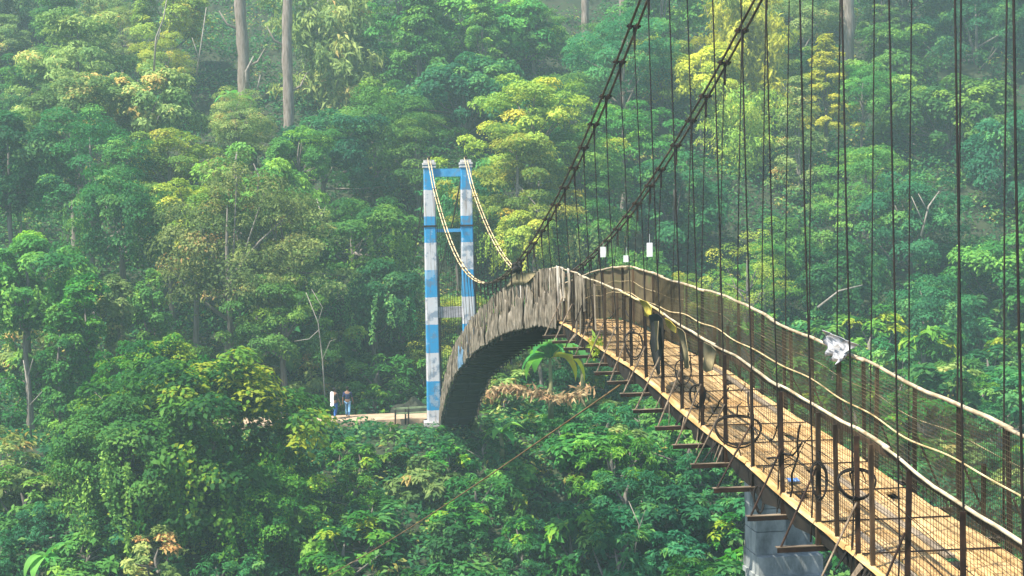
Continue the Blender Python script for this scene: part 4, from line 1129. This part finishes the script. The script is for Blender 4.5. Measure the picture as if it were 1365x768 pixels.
def rag(name, pix, X, label, cat, m, bulge=0.05, th=0.012, group=None):
    """cloth hanging in the rail plane; pix = rows of pixel points"""
    P = [[onx(x, y, X) for x, y in row] for row in pix]; o = P[0][0].copy(); b = MB()
    rows = [[(p-o)+Vector((bulge*math.sin(1.9*i+2.3*j), bulge*0.6*math.cos(2.1*j+i), 0)) for j, p in enumerate(row)] for i, row in enumerate(P)]
    b.sheet(rows, th, (1, 0, 0)); o_ = link(name, b.mesh(name, m, True), None, o); props(o_, label, cat, group); return o_
M_RAG = mottled('grey_white_rag', (0.36,0.36,0.38), (0.58,0.58,0.60), 9, bump=0.8)
rag('rag', [[(1096+7.5*j, 440+3.2*j+1.5*math.sin(j*2.2)) for j in range(7)]]+[[(1097+0.6*i+(6.6-0.75*i)*j, 440+6.2*i+(3.2-0.15*i)*j+2.0*math.sin(j*2.1+i*1.3)) for j in range(7)] for i in (1, 2, 3, 4, 5)], XR-0.10, 'crumpled grey-white rag draped over the far handrail', 'rag', M_RAG, 0.05)
rag('torn_cloth', [[(865, 420), (874, 418), (885, 424)], [(866, 440), (875, 440), (884, 444)], [(867, 458), (876, 460), (883, 462)], [(871, 480), (876, 484), (881, 482)], [(875, 496), (878, 500), (880, 498)]], XL-0.09, 'torn black cloth hanging from the near handrail beside yellow scraps', 'cloth', M_BLACKC, 0.03)
rag('cloth_scrap', [[(872, 428), (876, 428)], [(873, 452), (877, 452)], [(874, 468), (877, 466)]], XL-0.16, 'thin tan strip hanging in front of the black torn cloth', 'cloth', M_SACKC, 0.02)
rag('yellow_cloth', [[(852, 399), (860, 402), (869, 409)], [(856, 412), (862, 416), (868, 420)], [(860, 421), (863, 422), (866, 422)]], XL-0.07, 'yellow cloth scrap under the handrail, left of the black cloth', 'cloth', M_YELLOWC, 0.02)
rag('yellow_cloth', [[(886, 424), (892, 428), (902, 436)], [(887, 434), (893, 438), (900, 444)]], XL-0.07, 'smaller yellow cloth scrap under the handrail, right of the black cloth', 'cloth', M_YELLOWC, 0.02)
rag('sackcloth_strip', [[(902, 436), (908, 440), (914, 444)], [(908, 465), (912, 466), (916, 467)], [(913, 490), (915, 491), (917, 491)]], XL-0.08, 'long tapering grey-brown sackcloth strip hanging by the yellow scrap', 'cloth', M_SACKC, 0.02)
rag('sackcloth_strip', [[(938, 456), (946, 461), (956, 467)], [(936, 476), (943, 480), (951, 484)], [(938, 492), (942, 496), (947, 494)]], XL-0.08, 'short wide brown sackcloth scrap farther down the handrail', 'cloth', M_SACKC, 0.025)
for px, py, wp, hp, X, lab in ((866, 333, 8, 19, XR+0.1, 'largest white tag hanging above the far handrail'), (835, 345, 8, 9, XR+0.1, 'square white tag between hangers above the bridge crest'), (804, 336, 8, 14, XR+0.1, 'faded white tag nearest the tower above the crest')):
    c = onx(px, py, X); s = c.y/F_PX; b = MB(); b.box((0, 0, 0), (wp*s, 0.012, hp*s)); b.box((0, 0, hp*s/2+0.1), (0.006, 0.006, 0.2))
    props(link('tag_sign', b.mesh('tag_sign', M_SIGN), None, c), lab, 'tag', 'white tags hung above the crest')
def bundle():
    c = onx(690, 356, CL); me = bpy.data.meshes.new('lashing_bundle'); bm = bmesh.new(); bmesh.ops.create_icosphere(bm, subdivisions=3, radius=0.16)
    for v in bm.verts: v.co = Vector((v.co.x, v.co.y*1.3, v.co.z*1.1))*(1+0.16*math.sin(v.co.x*40)+0.14*math.sin(v.co.z*37+v.co.y*25))
    bm.to_mesh(me); bm.free(); me.materials.append(M_BLACKC)
    props(link('lashing_bundle', me, None, c), 'dark knot of lashing where the left cable meets the handrail', 'bundle')
bundle()
rag('lit_slat_patch', [[(683, 366), (690, 362), (700, 364), (714, 362)], [(676, 378), (688, 374), (700, 374), (711, 368)], [(672, 386), (682, 380), (696, 380), (706, 375)]], XL-0.13, 'tan patch put in for the lit slats below the dark lashing knot', 'cloth', M_SACKC, 0.03)  # tan sheet carrying the light that falls on the slats here
b = MB(); c = onx(1013, 589, 5.9); b.sheet([[(-0.05, -0.10, 0.03), (0.05, -0.10, 0.035), (0.10, -0.09, 0.03)], [(-0.05, 0.0, 0.06), (0.05, 0.0, 0.05), (0.09, 0.02, 0.06)], [(-0.04, 0.1, 0.03), (0.05, 0.11, 0.04), (0.10, 0.1, 0.03)]], 0.006, (0, 0, 1))
props(link('plastic_scrap', b.mesh('plastic_scrap', M_BLUEP), None, (5.80, 18.6, deck(18.6)+0.01)), 'small blue plastic scrap lying on the deck behind a post', 'scrap')
def weed():
    c = Vector((XL-0.05, 31.3, deck(31.3)-0.05)); n = 90
    P = rng.normal(size=(n, 3))*np.array([0.08, 0.22, 0.10]); N = rng.normal(size=(n, 3))
    V, Q, T = leaf_cloud(P, N, rng.uniform(0.12, 0.26, n), 0.25, 0.1, -0.8, rng.random(n))
    props(link('weed_tuft', np_mesh('weed_tuft', V, Q, L['pale'], T), None, c), 'yellow-green weed tuft growing on the deck edge near the crest', 'weed')
weed()
def guy():
    a = Vector((XL, 27.9, deck(27.9)-0.25)); e = at(395, 790, 63); o = a.copy(); b = MB()
    b.tube([a.lerp(e, i/20)-o+Vector((0, 0, -0.25*math.sin(math.pi*i/20))) for i in range(21)], 0.016, 6)
    props(link('guy_rope', b.mesh('guy_rope', M_GUY, True), None, o), 'long brown guy rope slanting from the deck edge down to the bank', 'rope')
guy()

# ------------------------------------------------------------------ drop forest trees that the view never reaches, name the rest
GX, GYN = 342, 192
zb_ = np.full(GX*GYN, 1e9); ib_ = np.full(GX*GYN, -1, dtype=np.int64)
bpy.context.view_layer.update()
allc, alld, alli = [], [], []
for ti, t in enumerate(TREES):
    for ch in t[0].children:
        if ch.name.split('.')[0] not in ('crown', 'foliage', 'limbs', 'trunk'): continue
        nv = len(ch.data.vertices); co = np.empty(nv*3, np.float32); ch.data.vertices.foreach_get('co', co)
        co = co.reshape(-1, 3)[2::4]; co = co[::max(1, len(co)//2200)]
        mw = np.array(t[0].matrix_world @ Matrix.LocRotScale(ch.location, ch.rotation_euler, ch.scale))
        q = (co@mw[:3, :3].T+mw[:3, 3])@CAM_INV.T
        ok = q[:, 2] < -1; q = q[ok]
        X = (CX+F_PX*q[:, 0]/-q[:, 2])*GX/1365; Y = (CY-F_PX*q[:, 1]/-q[:, 2])*GYN/768
        for dx in (0, 1):
            for dy in (0, 1):
                ix = np.floor(X-0.5+dx).astype(int); iy = np.floor(Y-0.5+dy).astype(int)
                m = (ix >= 0) & (ix < GX) & (iy >= 0) & (iy < GYN)
                allc.append((iy*GX+ix)[m]); alld.append(-q[m, 2]); alli.append(np.full(m.sum(), ti))
allc = np.concatenate(allc); alld = np.concatenate(alld); alli = np.concatenate(alli)
o_ = np.argsort(-alld, kind='stable'); ib_[allc[o_]] = alli[o_]
hits = {}
for ti in range(len(TREES)):
    w_ = np.nonzero(ib_ == ti)[0]
    if len(w_): hits[TREES[ti][0].name] = [len(w_), float(((w_ % GX)+0.5).mean()*1365/GX)*len(w_), float(((w_//GX)+0.5).mean()*768/GYN)*len(w_)]
vis = []
for t in TREES:
    r = t[0]; h = hits.get(r.name)
    if h is None or h[0] < 12:
        for ch in list(r.children): bpy.data.objects.remove(ch, do_unlink=True)
        bpy.data.objects.remove(r, do_unlink=True); continue
    vis.append((t, h[1]/h[0], h[2]/h[0]))
def zone(px, py):
    if py < 150:
        return ('high left of the bare trunks' if px < 300 else 'high between bare trunks and tower' if px < 560 else
                'high above the tower top' if px < 720 else 'high behind the steep cables' if px < 1000 else 'high behind the outer hangers')
    if py < 330:
        return ('midway up above the thicket' if px < 300 else 'midway up beside the tower' if px < 640 else
                'between tower and cables' if px < 830 else 'behind hangers above the handrail' if px < 1080 else 'behind the outermost hangers')
    if py < 520:
        return ('just above the creeper thicket' if px < 450 else 'behind the tower foot' if px < 640 else 'seen under the arch' if px < 860 else
                'seen through the netting' if px < 1150 else 'beyond the far handrail')
    return ('on the bank around the thicket' if px < 450 else 'on the bank below the tower' if px < 700 else 'on the bank below the arch' if px < 900 else 'close under the deck beams')
ORD = ['leftmost', 'second', 'third', 'fourth', 'fifth', 'sixth', 'seventh', 'eighth', 'ninth', 'tenth', 'eleventh', 'twelfth', 'thirteenth', 'fourteenth', 'fifteenth', 'sixteenth', 'seventeenth', 'eighteenth', 'nineteenth', 'twentieth']
bag_ = {}
for t, px, py in vis:
    if t[4] is None: bag_.setdefault((t[1], t[2], t[3], zone(px, py)), []).append((px, py, t[0]))
for (c, s, n, z), lst in bag_.items():
    lst.sort(key=lambda q: q[0])
    for i, (px, py, r) in enumerate(lst):
        if len(lst) == 1: r['label'] = '%s %s %s %s' % (c, s, n, z)
        else: r['label'] = '%s from left of the %s %s %ss %s' % (ORD[i], c, s, n, z) if i else 'leftmost of the %s %s %ss %s' % (c, s, n, z)
print('trees kept', len(vis), 'of', len(TREES))

# ------------------------------------------------------------------ haze
def haze():
    b = MB(); b.box((20, 100, 17), (400, 320, 92))
    k = bpy.data.materials.new('haze'); k.use_nodes = True; t = k.node_tree; t.nodes.remove(t.nodes['Principled BSDF'])
    v = t.nodes.new('ShaderNodeVolumePrincipled'); v.inputs['Density'].default_value = HAZE
    v.inputs['Color'].default_value = (0.70, 0.96, 0.96, 1); v.inputs['Anisotropy'].default_value = 0.2
    t.links.new(v.outputs[0], t.nodes['Material Output'].inputs['Volume'])
    props(link('haze', b.mesh('haze', k)), kind='stuff')
haze()
